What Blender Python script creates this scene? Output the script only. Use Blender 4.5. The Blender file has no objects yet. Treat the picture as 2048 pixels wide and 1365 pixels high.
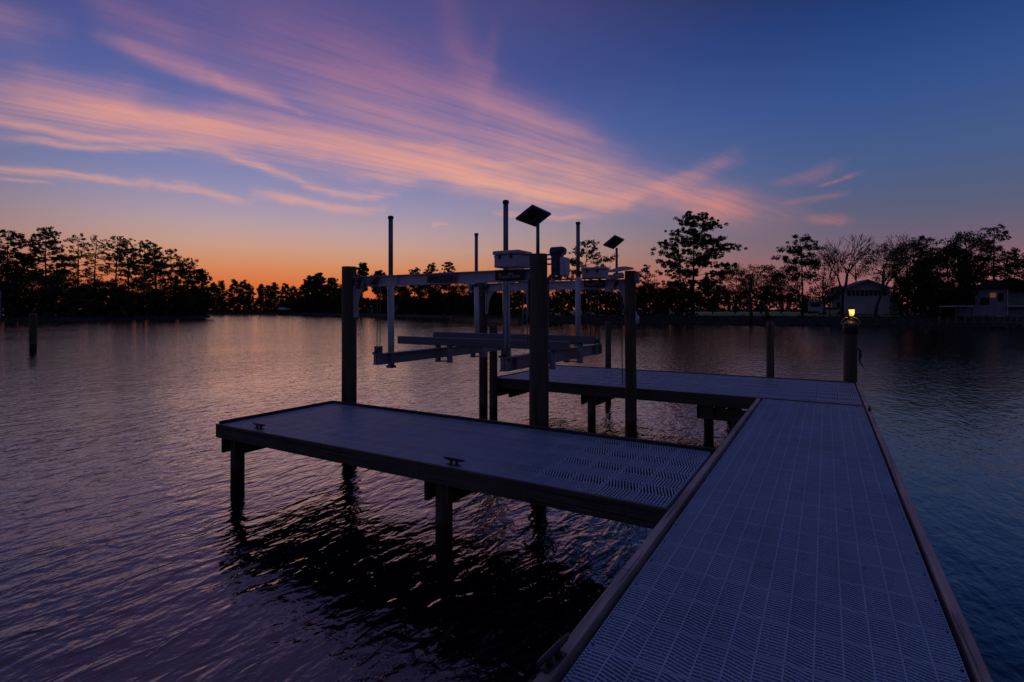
import bpy, math, random
from math import sin, cos, pi, atan2, atan, sqrt, radians, exp
from mathutils import Vector, Matrix, noise as mn

scene = bpy.context.scene
COL = scene.collection

# ------------------------------------------------------------------ camera
HEAD = 0.5345            # the camera looks 30.6 degrees to the left of the walkway
CAMZ = 2.365             # above the water, which is z = 0; the decks are at 0.905
FW = (-sin(HEAD), cos(HEAD)); RT = (cos(HEAD), sin(HEAD))
cd = bpy.data.cameras.new('camera'); cam = bpy.data.objects.new('camera', cd); COL.objects.link(cam)
cam.location = (0, 0, CAMZ); cam.rotation_euler = (pi/2, 0, HEAD)
cd.sensor_width = 36; cd.lens = 36*1061/2048; cd.shift_y = -60.5/2048
cd.clip_start = 0.05; cd.clip_end = 5000
scene.camera = cam
scene.view_settings.view_transform = 'Standard'
scene.view_settings.look = 'None'
scene.view_settings.exposure = 0.13
scene.view_settings.gamma = 1

def spot(px, d):
    """ground position seen in column px of the photograph at depth d metres"""
    r = (px-1024)/1061*d
    return (FW[0]*d+RT[0]*r, FW[1]*d+RT[1]*r)
def zof(py, d):
    return CAMZ-(py-622)/1061*d
def sky_angles(px, py):
    """azimuth (degrees right of +Y) and elevation of a direction"""
    k = (px-1024)/1061
    az = math.degrees(atan(k)-HEAD)
    el = math.degrees(atan((622-py)/1061/sqrt(1+k*k)))
    return az, el
def lin(c):
    out = []
    for v in c[:3]:
        v = v/255.0
        out.append(v/12.92 if v <= 0.04045 else ((v+0.055)/1.055)**2.4)
    return (out[0], out[1], out[2], 1)

# ------------------------------------------------------------------ world: dusk sky with cirrus
world = bpy.data.worlds.new('World'); scene.world = world; world.use_nodes = True
wt = world.node_tree; wt.nodes.clear()
def wn(kind, **kw):
    n = wt.nodes.new(kind)
    for k, v in kw.items(): setattr(n, k, v)
    return n
def put(tree, sock, v):
    if isinstance(v, bpy.types.NodeSocket): tree.links.new(v, sock)
    else: sock.default_value = v
def wm(op, a, b=0.0, clamp=False):
    n = wn('ShaderNodeMath', operation=op, use_clamp=clamp); put(wt, n.inputs[0], a); put(wt, n.inputs[1], b); return n.outputs[0]
def wv(op, a, b=(0,0,0), out=0):
    n = wn('ShaderNodeVectorMath', operation=op); put(wt, n.inputs[0], a); put(wt, n.inputs[1], b); return n.outputs[out]
def wscale(a, s):
    n = wn('ShaderNodeVectorMath', operation='SCALE'); put(wt, n.inputs[0], a); put(wt, n.inputs['Scale'], s); return n.outputs[0]
def wmap(x, a, b, c=0.0, d=1.0, kind='SMOOTHSTEP'):
    n = wn('ShaderNodeMapRange', interpolation_type=kind); n.clamp = True
    for i, v in enumerate((x, a, b, c, d)): put(wt, n.inputs[i], v)
    return n.outputs[0]
def wmix(f, a, b):
    n = wn('ShaderNodeMix', data_type='RGBA'); put(wt, n.inputs[0], f); put(wt, n.inputs[6], a); put(wt, n.inputs[7], b); return n.outputs[2]
def wramp(x, stops):
    n = wn('ShaderNodeValToRGB'); cr = n.color_ramp
    while len(cr.elements) > 1: cr.elements.remove(cr.elements[-1])
    first = True
    for e, c in stops:
        if first: el = cr.elements[0]; el.position = e; first = False
        else: el = cr.elements.new(e)
        el.color = lin(c)
    put(wt, n.inputs[0], x); return n.outputs[0]
tc = wn('ShaderNodeTexCoord').outputs['Generated']
dirn = wv('NORMALIZE', tc)
sep = wn('ShaderNodeSeparateXYZ'); wt.links.new(dirn, sep.inputs[0])
dx, dy, dz = sep.outputs
elev = wm('MULTIPLY', wm('ARCSINE', dz), 180/pi)
azim = wm('MULTIPLY', wm('ARCTAN2', dx, dy), 180/pi)       # degrees right of +Y
SUNAZ = -54.0
dd = wm('SUBTRACT', azim, SUNAZ)
dd = wm('ADD', wm('WRAP', wm('ADD', dd, 0), -180), 0)
wrapn = dd.node
# explicit wrap into -180..180
w = wn('ShaderNodeMath', operation='WRAP'); put(wt, w.inputs[0], wm('SUBTRACT', azim, SUNAZ)); w.inputs[1].default_value = -180; w.inputs[2].default_value = 180
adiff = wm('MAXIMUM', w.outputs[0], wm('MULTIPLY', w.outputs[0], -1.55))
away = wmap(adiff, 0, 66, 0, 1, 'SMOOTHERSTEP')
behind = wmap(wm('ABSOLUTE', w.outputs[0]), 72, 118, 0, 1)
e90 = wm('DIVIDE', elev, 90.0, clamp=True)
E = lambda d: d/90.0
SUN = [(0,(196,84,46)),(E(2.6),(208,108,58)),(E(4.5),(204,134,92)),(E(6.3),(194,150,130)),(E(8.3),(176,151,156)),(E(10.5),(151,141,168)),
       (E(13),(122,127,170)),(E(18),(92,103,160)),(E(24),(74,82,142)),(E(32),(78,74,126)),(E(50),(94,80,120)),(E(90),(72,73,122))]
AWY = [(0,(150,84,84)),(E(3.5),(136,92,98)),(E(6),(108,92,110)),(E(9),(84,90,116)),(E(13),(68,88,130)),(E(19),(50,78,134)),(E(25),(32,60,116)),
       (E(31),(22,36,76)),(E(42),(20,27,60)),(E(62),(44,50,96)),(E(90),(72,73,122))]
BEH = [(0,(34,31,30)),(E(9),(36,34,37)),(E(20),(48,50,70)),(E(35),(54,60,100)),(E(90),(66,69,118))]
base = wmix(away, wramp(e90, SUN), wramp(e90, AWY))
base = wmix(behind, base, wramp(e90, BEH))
# cirrus: fibres drawn on a high plane, all running towards one point of the horizon
inv = wm('DIVIDE', 1.0, wm('ADD', wm('MAXIMUM', dz, 0.0), 0.04))
plane = wscale(dirn, inv)
FIB = radians(20)
rot = wn('ShaderNodeVectorRotate', rotation_type='Z_AXIS'); wt.links.new(plane, rot.inputs['Vector']); rot.inputs['Angle'].default_value = FIB
def wnoise(vec, scale, detail=4, rough=0.55, dist=0.0, stretch=None):
    if stretch: vec = wv('MULTIPLY', vec, stretch)
    n = wn('ShaderNodeTexNoise'); wt.links.new(vec, n.inputs['Vector'])
    n.inputs['Scale'].default_value = scale; n.inputs['Detail'].default_value = detail
    n.inputs['Roughness'].default_value = rough; n.inputs['Distortion'].default_value = dist
    return n
fib1 = wnoise(rot.outputs[0], 2.2, 6, 0.62, 0.5, (1.5, 0.13, 0)).outputs[0]
fib2 = wnoise(rot.outputs[0], 6.0, 6, 0.62, 0.9, (2.0, 0.17, 0)).outputs[0]
fine = wmap(wm('ADD', wm('MULTIPLY', fib1, 0.6), wm('MULTIPLY', fib2, 0.4)), 0.34, 0.70, 0.0, 1.0, 'LINEAR')
comb = wn('ShaderNodeCombineXYZ'); wt.links.new(azim, comb.inputs[0]); wt.links.new(elev, comb.inputs[1])
wob = wnoise(comb.outputs[0], 0.07, 3, 0.5, 0, (1, 1.8, 1))
wob2 = wnoise(comb.outputs[0], 0.45, 3, 0.6, 0, (0.5, 1.4, 1))
pos = wv('ADD', comb.outputs[0], wscale(wv('SUBTRACT', wob.outputs['Color'], (0.5,0.5,0.5)), 3.4))
pos = wv('ADD', pos, wscale(wv('SUBTRACT', wob2.outputs['Color'], (0.5,0.5,0.5)), 1.3))
pos = wv('MULTIPLY', pos, (1, 1, 0))
STREAKS = [
 # x0,y0, x1,y1, half width (px), strength
 (-160,170, 520,262, 48, .55), (60,190, 640,300, 22, .62), (480,235, 1040,352, 26, .66), (640,300, 1235,408, 22, .74),
 (820,300, 1260,356, 18, .42), (300,262, 900,330, 40, .34), (560,250, 980,300, 10, .35), (700,345, 1000,372, 7, .4), (880,318, 1150,330, 6, .35), (200,215, 560,262, 9, .35), (20,180, 380,235, 12, .3), (-300,-420, 500,-160, 130, .6), (-500,-60, 100,40, 60, .4), (-60,226, 460,300, 9, .75), (0,266, 450,308, 9, .62), (430,306, 625,366, 8, .80),
 (600,360, 800,392, 7, .66), (-80,316, 300,370, 10, .80), (290,366, 490,403, 8, .50), (500,384, 772,416, 10, .72),
 (210,66, 440,160, 20, .50), (410,148, 566,208, 14, .80), (540,205,620,220, 6,.4), (160,-30, 400,92, 34, .30), (430,-20, 1000,210, 66, .34), (250,20, 900,260, 60, .20), (0,120, 300,200, 40, .35),
 (560,110, 1120,345, 76, .46), (880,-20, 965,200, 30, .30), (985,60, 952,220, 16, .16), (930,170, 1210,330, 40, .42), (1000,260,1300,360,40,.25),
 (1190,424, 1320,372, 14, .34), (1290,380, 1470,318, 15, .34), (1290,366, 1480,428, 24, .58), (1080,350, 1560,432, 34, .50),
 (1540,364, 1690,330, 13, .16), (1640,366, 1732,342, 5, .26), (1560,412, 1700,384, 8, .18), (1600,444, 1700,448, 10, .32),
 (985,436, 1195,439, 5, .5), (864,449, 888,448, 4, .6), (-20,348, 100,366, 5, .4), (900,360, 1240,415, 16, .6)]
total = None
for x0, y0, x1, y1, hw, st in STREAKS:
    a = sky_angles(x0, y0); b = sky_angles(x1, y1)
    d = (b[0]-a[0], b[1]-a[1]); L2 = d[0]*d[0]+d[1]*d[1]
    k = ((x0+x1)/2-1024)/1061; wdeg = math.degrees(hw/1061/(1+k*k))*2.3
    rel = wv('SUBTRACT', pos, (a[0], a[1], 0))
    t = wm('DIVIDE', wv('DOT_PRODUCT', rel, (d[0], d[1], 0), 1), L2, clamp=True)
    off = wv('SUBTRACT', rel, wscale((d[0], d[1], 0), t))
    # sky features are longer than wide: squeeze the distance past the ends
    m = wm('MULTIPLY', wm('POWER', 2.718, wm('MULTIPLY', wv('DOT_PRODUCT', off, off, 1), -1.0/(wdeg*.44)**2)), st)
    if (b[0]-a[0])**2 > 9:
        m = wm('MULTIPLY', m, wmap(wm('PINGPONG', wm('ADD', t, 0.0), .5), 0.0, .22, .30, 1.0))
    total = m if total is None else wm('ADD', total, m)
dens = wm('MULTIPLY', total, wm('ADD', wm('MULTIPLY', fine, 1.25), 0.16))
dens = wm('MULTIPLY', wm('SUBTRACT', 1.0, wm('POWER', 2.718, wm('MULTIPLY', dens, -1.12))), .93)
CS = [(0,(226,130,88)),(E(7),(232,154,120)),(E(12),(236,166,134)),(E(17),(230,156,132)),(E(20),(205,140,140)),(E(24),(176,118,138)),(E(29),(138,92,128)),(E(36),(126,92,124)),(E(55),(96,78,112)),(E(90),(60,56,100))]
CA = [(0,(200,110,90)),(E(8),(214,116,104)),(E(12),(222,122,112)),(E(16),(190,116,140)),(E(22),(140,96,140)),(E(30),(100,80,130)),(E(90),(50,50,100))]
cloudc = wmix(wmap(adiff, 22, 62, 0, 1), wramp(e90, CS), wramp(e90, CA))
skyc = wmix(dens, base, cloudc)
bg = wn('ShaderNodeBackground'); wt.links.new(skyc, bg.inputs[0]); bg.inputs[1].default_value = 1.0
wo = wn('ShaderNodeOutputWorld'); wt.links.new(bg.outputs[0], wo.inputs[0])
world.cycles.sampling_method = 'MANUAL'; world.cycles.sample_map_resolution = 512

# the sun has set: what is left of it is a broad faint glow low over the sunset
sl = bpy.data.lights.new('sun', 'SUN'); so = bpy.data.objects.new('sun', sl); COL.objects.link(so)
sl.energy = 0.05; sl.angle = radians(25); sl.color = (1, .5, .3)
sa = radians(SUNAZ); sd = Vector((sin(sa)*cos(radians(3)), cos(sa)*cos(radians(3)), sin(radians(3))))
so.rotation_euler = sd.to_track_quat('Z', 'Y').to_euler()

# ------------------------------------------------------------------ helpers
class MB:
    def __init__(s): s.v = []; s.f = []; s.m = []; s.sm = []; s.cuts = []
    def cut(s): s.cuts.append((len(s.v), len(s.f)))
    def build_each(s, name, mats, parent=None):
        out = []; c = s.cuts+[(len(s.v), len(s.f))]; a = (0, 0)
        for b in c:
            if b[1] > a[1]:
                q = MB(); q.v = s.v[a[0]:b[0]]; q.f = [tuple(i-a[0] for i in f) for f in s.f[a[1]:b[1]]]; q.m = s.m[a[1]:b[1]]; q.sm = s.sm[a[1]:b[1]]
                out.append(q.build(name, mats, parent))
            a = b
        return out
    def face(s, pts, mi=0, smooth=False):
        n = len(s.v); s.v += [tuple(p) for p in pts]; s.f.append(tuple(range(n, n+len(pts)))); s.m.append(mi); s.sm.append(smooth)
    def box(s, x0, y0, z0, x1, y1, z1, mi=0, bev=0.0):
        if bev > 0:
            bm_box(s, x0, y0, z0, x1, y1, z1, bev, mi); return
        n = len(s.v)
        s.v += [(x0,y0,z0),(x1,y0,z0),(x1,y1,z0),(x0,y1,z0),(x0,y0,z1),(x1,y0,z1),(x1,y1,z1),(x0,y1,z1)]
        for f in ((0,3,2,1),(4,5,6,7),(0,1,5,4),(1,2,6,5),(2,3,7,6),(3,0,4,7)):
            s.f.append(tuple(n+i for i in f)); s.m.append(mi); s.sm.append(False)
    def tube(s, pts, rad, seg=8, mi=0, caps=True):
        """pts a list of points, rad one radius or one per point"""
        pts = [Vector(p) for p in pts]
        if not isinstance(rad, (list, tuple)): rad = [rad]*len(pts)
        n = len(s.v); ref = None
        for i, p in enumerate(pts):
            t = (pts[min(i+1, len(pts)-1)]-pts[max(i-1, 0)]).normalized()
            if ref is None: ref = Vector((1,0,0)) if abs(t.x) < .8 else Vector((0,1,0))
            a = t.cross(ref).normalized(); b = t.cross(a)
            for k in range(seg):
                an = 2*pi*k/seg; s.v.append(tuple(p+(a*cos(an)+b*sin(an))*rad[i]))
        for i in range(len(pts)-1):
            for k in range(seg):
                k2 = (k+1) % seg
                s.f.append((n+i*seg+k, n+i*seg+k2, n+(i+1)*seg+k2, n+(i+1)*seg+k)); s.m.append(mi); s.sm.append(seg > 4)
        if caps:
            s.f.append(tuple(n+k for k in range(seg))[::-1]); s.m.append(mi); s.sm.append(False)
            e = n+(len(pts)-1)*seg
            s.f.append(tuple(e+k for k in range(seg))); s.m.append(mi); s.sm.append(False)
    def prism(s, poly, axis, c0, c1, mi=0):
        """poly in the two other axes extruded along axis ('x' 'y' 'z') from c0 to c1"""
        def P(a, b, c): return {'x': (c, a, b), 'y': (a, c, b), 'z': (a, b, c)}[axis]
        n = len(s.v); k = len(poly)
        s.v += [P(a, b, c0) for a, b in poly]+[P(a, b, c1) for a, b in poly]
        s.f.append(tuple(range(n, n+k))); s.m.append(mi); s.sm.append(False)
        s.f.append(tuple(range(n+2*k-1, n+k-1, -1))); s.m.append(mi); s.sm.append(False)
        for i in range(k):
            j = (i+1) % k
            s.f.append((n+i, n+k+i, n+k+j, n+j)); s.m.append(mi); s.sm.append(False)
    def build(s, name, mats, parent=None, fix=True):
        me = bpy.data.meshes.new(name); me.from_pydata(s.v, [], s.f)
        if not isinstance(mats, (list, tuple)): mats = [mats]
        for m in mats: me.materials.append(m)
        me.polygons.foreach_set('material_index', s.m); me.polygons.foreach_set('use_smooth', s.sm)
        me.update()
        if fix:
            import bmesh
            bm = bmesh.new(); bm.from_mesh(me); bmesh.ops.recalc_face_normals(bm, faces=bm.faces); bm.to_mesh(me); bm.free()
        o = bpy.data.objects.new(name, me); COL.objects.link(o)
        if parent: o.parent = parent
        return o
def bm_box(s, x0, y0, z0, x1, y1, z1, b, mi):
    """a box with chamfered edges"""
    xs = (x0, x1); ys = (y0, y1); zs = (z0, z1); n = len(s.v); idx = {}
    for i in (0,1):
        for j in (0,1):
            for k in (0,1):
                sx = 1 if i == 0 else -1; sy = 1 if j == 0 else -1; sz = 1 if k == 0 else -1
                for ax in range(3):
                    p = [xs[i], ys[j], zs[k]]
                    if ax != 0: p[0] += sx*b
                    if ax != 1: p[1] += sy*b
                    if ax != 2: p[2] += sz*b
                    idx[(i,j,k,ax)] = len(s.v); s.v.append(tuple(p))
    def F(*ids): s.f.append(tuple(ids)); s.m.append(mi); s.sm.append(False)
    for i in (0,1): F(idx[i,0,0,0], idx[i,1,0,0], idx[i,1,1,0], idx[i,0,1,0])
    for j in (0,1): F(idx[0,j,0,1], idx[1,j,0,1], idx[1,j,1,1], idx[0,j,1,1])
    for k in (0,1): F(idx[0,0,k,2], idx[1,0,k,2], idx[1,1,k,2], idx[0,1,k,2])
    for j in (0,1):
        for k in (0,1): F(idx[0,j,k,1], idx[1,j,k,1], idx[1,j,k,2], idx[0,j,k,2])
    for i in (0,1):
        for k in (0,1): F(idx[i,0,k,0], idx[i,1,k,0], idx[i,1,k,2], idx[i,0,k,2])
    for i in (0,1):
        for j in (0,1): F(idx[i,j,0,0], idx[i,j,1,0], idx[i,j,1,1], idx[i,j,0,1])
    for i in (0,1):
        for j in (0,1):
            for k in (0,1): F(idx[i,j,k,0], idx[i,j,k,1], idx[i,j,k,2])

def tag(o, label=None, cat=None, group=None, kind=None):
    if label: o['label'] = label
    if cat: o['category'] = cat
    if group: o['group'] = group
    if kind: o['kind'] = kind
    return o
def thing(name, label, cat, loc=(0,0,0), rz=0, group=None):
    o = bpy.data.objects.new(name, None); COL.objects.link(o); o.location = loc; o.rotation_euler = (0, 0, rz)
    o.empty_display_size = .2
    return tag(o, label, cat, group)

# ------------------------------------------------------------------ materials
class NT:
    def __init__(s, name):
        s.mat = bpy.data.materials.new(name); s.mat.use_nodes = True; s.t = s.mat.node_tree
        s.b = s.t.nodes['Principled BSDF']; s.tc = s.t.nodes.new('ShaderNodeTexCoord').outputs['Object']
    def n(s, kind, **kw):
        n = s.t.nodes.new(kind)
        for k, v in kw.items(): setattr(n, k, v)
        return n
    def math(s, op, a, b=0.0, clamp=False):
        n = s.n('ShaderNodeMath', operation=op, use_clamp=clamp); put(s.t, n.inputs[0], a); put(s.t, n.inputs[1], b); return n.outputs[0]
    def mapv(s, v, sc=(1,1,1), rz=0):
        n = s.n('ShaderNodeMapping'); s.t.links.new(v, n.inputs[0]); n.inputs['Scale'].default_value = sc; n.inputs['Rotation'].default_value = (0,0,rz); return n.outputs[0]
    def noise(s, v, scale, detail=4, rough=.55, dist=0.0):
        n = s.n('ShaderNodeTexNoise'); s.t.links.new(v, n.inputs['Vector'])
        n.inputs['Scale'].default_value = scale; n.inputs['Detail'].default_value = detail; n.inputs['Roughness'].default_value = rough; n.inputs['Distortion'].default_value = dist
        return n.outputs[0]
    def ramp(s, x, stops):
        n = s.n('ShaderNodeValToRGB'); cr = n.color_ramp
        while len(cr.elements) > 1: cr.elements.remove(cr.elements[-1])
        for i, (p, c) in enumerate(stops):
            e = cr.elements[0] if i == 0 else cr.elements.new(p)
            e.position = p; e.color = (c[0], c[1], c[2], 1)
        put(s.t, n.inputs[0], x); return n.outputs[0]
    def mix(s, f, a, b):
        n = s.n('ShaderNodeMix', data_type='RGBA'); put(s.t, n.inputs[0], f); put(s.t, n.inputs[6], a); put(s.t, n.inputs[7], b); return n.outputs[2]
    def bump(s, h, dist=.01, st=1.0):
        n = s.n('ShaderNodeBump'); put(s.t, n.inputs['Height'], h); n.inputs['Distance'].default_value = dist; n.inputs['Strength'].default_value = st
        s.t.links.new(n.outputs[0], s.b.inputs['Normal'])
    def set(s, **kw):
        for k, v in kw.items(): put(s.t, s.b.inputs[k.replace('_', ' ')], v)
        return s.mat
def rgb(*c): return (c[0], c[1], c[2], 1)

def wood_mat(name, c0, c1, axis='z', rough=.75, grain=30, wet=False, speck=False):
    m = NT(name)
    sc = {'x': (1.2, grain, grain), 'y': (grain, 1.2, grain), 'z': (grain, grain, 1.2)}[axis]
    g = m.noise(m.mapv(m.tc, sc), 1.0, 5, .6, .4)
    b = m.noise(m.tc, 1.7, 3, .5)
    col = m.ramp(g, [(.25, c0), (.75, c1)])
    blot = m.ramp(b, [(.3, (.6,.6,.6)), (.7, (1.15,1.1,1.05))])
    mm = m.n('ShaderNodeMix', data_type='RGBA', blend_type='MULTIPLY'); mm.inputs[0].default_value = 1
    m.t.links.new(col, mm.inputs[6]); m.t.links.new(blot, mm.inputs[7]); col = mm.outputs[2]
    r = rough
    if wet:
        sp = m.n('ShaderNodeSeparateXYZ'); m.t.links.new(m.n('ShaderNodeNewGeometry').outputs['Position'], sp.inputs[0])
        edge = m.math('ADD', sp.outputs[2], m.math('MULTIPLY', m.noise(m.tc, 9, 3), .16))
        f = m.n('ShaderNodeMapRange'); put(m.t, f.inputs[0], edge); f.inputs[1].default_value = .36; f.inputs[2].default_value = .44; f.inputs[3].default_value = 1; f.inputs[4].default_value = 0
        col = m.mix(f.outputs[0], col, rgb(.012,.014,.008)); 
        r = m.math('SUBTRACT', rough, m.math('MULTIPLY', f.outputs[0], .35))
    sc2 = {'x': (.9, grain*1.6, grain*1.6), 'y': (grain*1.6, .9, grain*1.6), 'z': (grain*.8, grain*.8, .7)}[axis]
    ck = m.noise(m.mapv(m.tc, sc2), 1.0, 2, .5, .6)
    cr = m.n('ShaderNodeMapRange'); put(m.t, cr.inputs[0], ck); cr.inputs[1].default_value = .62; cr.inputs[2].default_value = .70
    col = m.mix(m.math('MULTIPLY', cr.outputs[0], .75), col, rgb(c0[0]*.25, c0[1]*.25, c0[2]*.25))
    kn = m.n('ShaderNodeTexVoronoi'); m.t.links.new(m.mapv(m.tc, (3,3,3)), kn.inputs['Vector']); kn.inputs['Scale'].default_value = 1.0
    kr = m.n('ShaderNodeMapRange'); put(m.t, kr.inputs[0], kn.outputs['Distance']); kr.inputs[1].default_value = .10; kr.inputs[2].default_value = .05
    col = m.mix(m.math('MULTIPLY', kr.outputs[0], .6), col, rgb(c0[0]*.4, c0[1]*.35, c0[2]*.3))
    if wet:
        bd = m.n('ShaderNodeMapRange', interpolation_type='SMOOTHSTEP'); put(m.t, bd.inputs[0], m.math('ABSOLUTE', m.math('SUBTRACT', edge, .50))); bd.inputs[1].default_value = .10; bd.inputs[2].default_value = .02
        sp2 = m.n('ShaderNodeMapRange'); put(m.t, sp2.inputs[0], m.noise(m.tc, 70, 3)); sp2.inputs[1].default_value = .48; sp2.inputs[2].default_value = .6
        col = m.mix(m.math('MULTIPLY', m.math('MULTIPLY', bd.outputs[0], sp2.outputs[0]), .8), col, rgb(.16,.165,.14))
    m.bump(m.math('SUBTRACT', g, m.math('MULTIPLY', cr.outputs[0], 1.2)), .006)
    return m.set(Base_Color=col, Roughness=r)
M = {}
M['piling'] = wood_mat('piling_wood', (.075,.062,.036), (.165,.138,.085), 'z', wet=True)
M['board_x'] = wood_mat('dock_board', (.075,.062,.045), (.155,.130,.098), 'x')
M['board_y'] = wood_mat('dock_board_long', (.075,.062,.045), (.155,.130,.098), 'y')
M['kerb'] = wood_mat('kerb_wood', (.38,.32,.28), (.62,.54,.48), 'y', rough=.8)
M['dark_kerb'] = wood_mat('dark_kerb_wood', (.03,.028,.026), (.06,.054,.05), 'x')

def mat_grating():
    m = NT('grating_plastic')
    n1 = m.noise(m.tc, 1.6, 6, .65, .6); n2 = m.noise(m.tc, 240, 2, .5); n3 = m.noise(m.mapv(m.tc, (7, 1.1, 1)), 1.0, 4, .6, .5)
    bp = m.n('ShaderNodeTexVoronoi'); bp.feature = 'F1'; m.t.links.new(m.mapv(m.tc, (3.278, 3.278, .01)), bp.inputs['Vector']); bp.inputs['Scale'].default_value = .8
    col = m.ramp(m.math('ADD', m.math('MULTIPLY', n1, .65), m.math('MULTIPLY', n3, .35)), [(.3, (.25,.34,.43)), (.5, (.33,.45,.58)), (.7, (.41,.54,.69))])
    dirt = m.n('ShaderNodeMapRange'); put(m.t, dirt.inputs[0], m.noise(m.tc, 5.5, 5, .7, 1.0)); dirt.inputs[1].default_value = .60; dirt.inputs[2].default_value = .74
    col = m.mix(m.math('MULTIPLY', dirt.outputs[0], .55), col, rgb(.16,.15,.14))
    dr = m.n('ShaderNodeMapRange'); put(m.t, dr.inputs[0], m.math('ADD', bp.outputs['Distance'], m.math('MULTIPLY', m.noise(m.tc, 60, 2), .05))); dr.inputs[1].default_value = .060; dr.inputs[2].default_value = .045
    col = m.mix(m.math('MULTIPLY', dr.outputs[0], .5), col, rgb(.75,.74,.70))
    m.bump(n2, .0008)
    return m.set(Base_Color=col, Roughness=m.math('ADD', m.math('MULTIPLY', n1, .3), .36))
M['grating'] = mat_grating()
def mat_metal(name, c0, c1, rough=.5, metal=.0, scale=9):
    m = NT(name); n1 = m.noise(m.tc, scale, 5, .65); col = m.ramp(n1, [(.3, c0), (.68, c1)])
    m.bump(m.noise(m.tc, 60, 3), .0008)
    return m.set(Base_Color=col, Roughness=m.math('ADD', m.math('MULTIPLY', n1, .3), rough-.15), Metallic=metal)
M['aluminium'] = mat_metal('aluminium', (.48,.47,.52), (.68,.67,.72), .5, .0)
M['cradle_alu'] = mat_metal('cradle_aluminium', (.20,.21,.23), (.34,.35,.37), .5, .2)
M['white_pvc'] = mat_metal('white_pvc', (.55,.54,.58), (.70,.69,.73), .45)
M['box_plastic'] = mat_metal('box_plastic', (.44,.46,.50), (.56,.58,.62), .5)
M['black_metal'] = mat_metal('black_metal', (.012,.012,.014), (.03,.03,.032), .5)
M['dark_alu'] = mat_metal('dark_aluminium', (.15,.15,.17), (.26,.26,.28), .45, .4)
M['blue_paint'] = mat_metal('motor_paint', (.03,.045,.08), (.07,.09,.13), .5)
M['carpet'] = mat_metal('bunk_carpet', (.16,.155,.17), (.24,.23,.25), .9, 0, 90)
M['sign_dark'] = mat_metal('sign_dark', (.018,.012,.012), (.05,.03,.03), .7, 0, 40)
M['sign_grey'] = mat_metal('sign_grey', (.10,.09,.11), (.19,.17,.2), .7, 0, 60)
M['letter'] = mat_metal('letter_pale', (.38,.33,.33), (.55,.48,.48), .7, 0, 60)
M['letter_dark'] = mat_metal('letter_dark', (.03,.025,.04), (.06,.05,.07), .7, 0, 60)
M['galv'] = mat_metal('galvanised', (.10,.10,.11), (.18,.18,.19), .5, .5)
M['rope'] = mat_metal('rope', (.3,.28,.26), (.5,.46,.42), .9, 0, 200)
def mat_panel():
    m = NT('solar_cells')
    b = m.n('ShaderNodeTexBrick'); m.t.links.new(m.tc, b.inputs[0]); b.inputs['Scale'].default_value = 1; b.offset = 0
    b.inputs['Brick Width'].default_value = .08; b.inputs['Row Height'].default_value = .08; b.inputs['Mortar Size'].default_value = .003
    b.inputs['Color1'].default_value = rgb(.012,.014,.03); b.inputs['Color2'].default_value = rgb(.016,.018,.04); b.inputs['Mortar'].default_value = rgb(.3,.3,.32)
    return m.set(Base_Color=b.outputs[0], Roughness=.15)
M['cells'] = mat_panel()
M['panel_back'] = mat_metal('panel_back', (.035,.03,.03), (.07,.06,.055), .7, 0, 14)

def mat_water():
    m = NT('water')
    # two families of ripples crossing, plus a slow swell; X < 0 and X > 0 see wind from different sides
    def ripple(rz, sx, sy, scale, det=3, dist=.3):
        return m.noise(m.mapv(m.tc, (sx, sy, 1), rz), scale, det, .5, dist)
    sp = m.n('ShaderNodeSeparateXYZ'); m.t.links.new(m.tc, sp.inputs[0])
    side = m.n('ShaderNodeMapRange'); put(m.t, side.inputs[0], sp.outputs[0]); side.inputs[1].default_value = -1.5; side.inputs[2].default_value = 4
    a = ripple(radians(2), 1.0, .42, 5.0, 2, .6); b = ripple(radians(-44), 1.0, .34, 4.8, 2, .5)
    main = m.n('ShaderNodeMix', data_type='FLOAT'); put(m.t, main.inputs[0], side.outputs[0]); put(m.t, main.inputs[2], a); put(m.t, main.inputs[3], b)
    c = ripple(radians(26), 1.0, .6, 9.5, 3, .6)
    d = ripple(radians(-20), 1.0, .5, 19.0, 3, .2)
    s = ripple(radians(12), 1.0, .45, 1.1, 2, .2)
    gust = m.n('ShaderNodeMapRange'); put(m.t, gust.inputs[0], m.noise(m.mapv(m.tc, (1,.5,1), .6), .09, 3)); gust.inputs[1].default_value = .35; gust.inputs[2].default_value = .65; gust.inputs[3].default_value = .7; gust.inputs[4].default_value = 1.25
    h = m.math('ADD', m.math('MULTIPLY', main.outputs[0], .028), m.math('MULTIPLY', c, .0080))
    h = m.math('ADD', h, m.math('MULTIPLY', d, .0034))
    h = m.math('MULTIPLY', h, gust.outputs[0])
    h = m.math('ADD', h, m.math('MULTIPLY', s, .018))
    m.bump(h, 1.0)
    rr = m.n('ShaderNodeVectorMath', operation='LENGTH'); m.t.links.new(m.tc, rr.inputs[0])
    ro = m.n('ShaderNodeMapRange', interpolation_type='SMOOTHSTEP'); put(m.t, ro.inputs[0], rr.outputs['Value']); ro.inputs[1].default_value = 7; ro.inputs[2].default_value = 70; ro.inputs[3].default_value = .03; ro.inputs[4].default_value = .075
    return m.set(Base_Color=rgb(.004,.004,.007), Specular_Tint=rgb(1,.92,.92), Roughness=ro.outputs[0], IOR=1.6, Specular_IOR_Level=.95)
M['water'] = mat_water()
def mat_ground(name, c0, c1, c2, scale=.5):
    m = NT(name); n1 = m.noise(m.tc, scale, 6, .6); n2 = m.noise(m.tc, scale*9, 4, .6)
    col = m.ramp(m.math('ADD', m.math('MULTIPLY', n1, .6), m.math('MULTIPLY', n2, .4)), [(.35, c0), (.5, c1), (.65, c2)])
    m.bump(n2, .12)
    return m.set(Base_Color=col, Roughness=.95)
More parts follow.
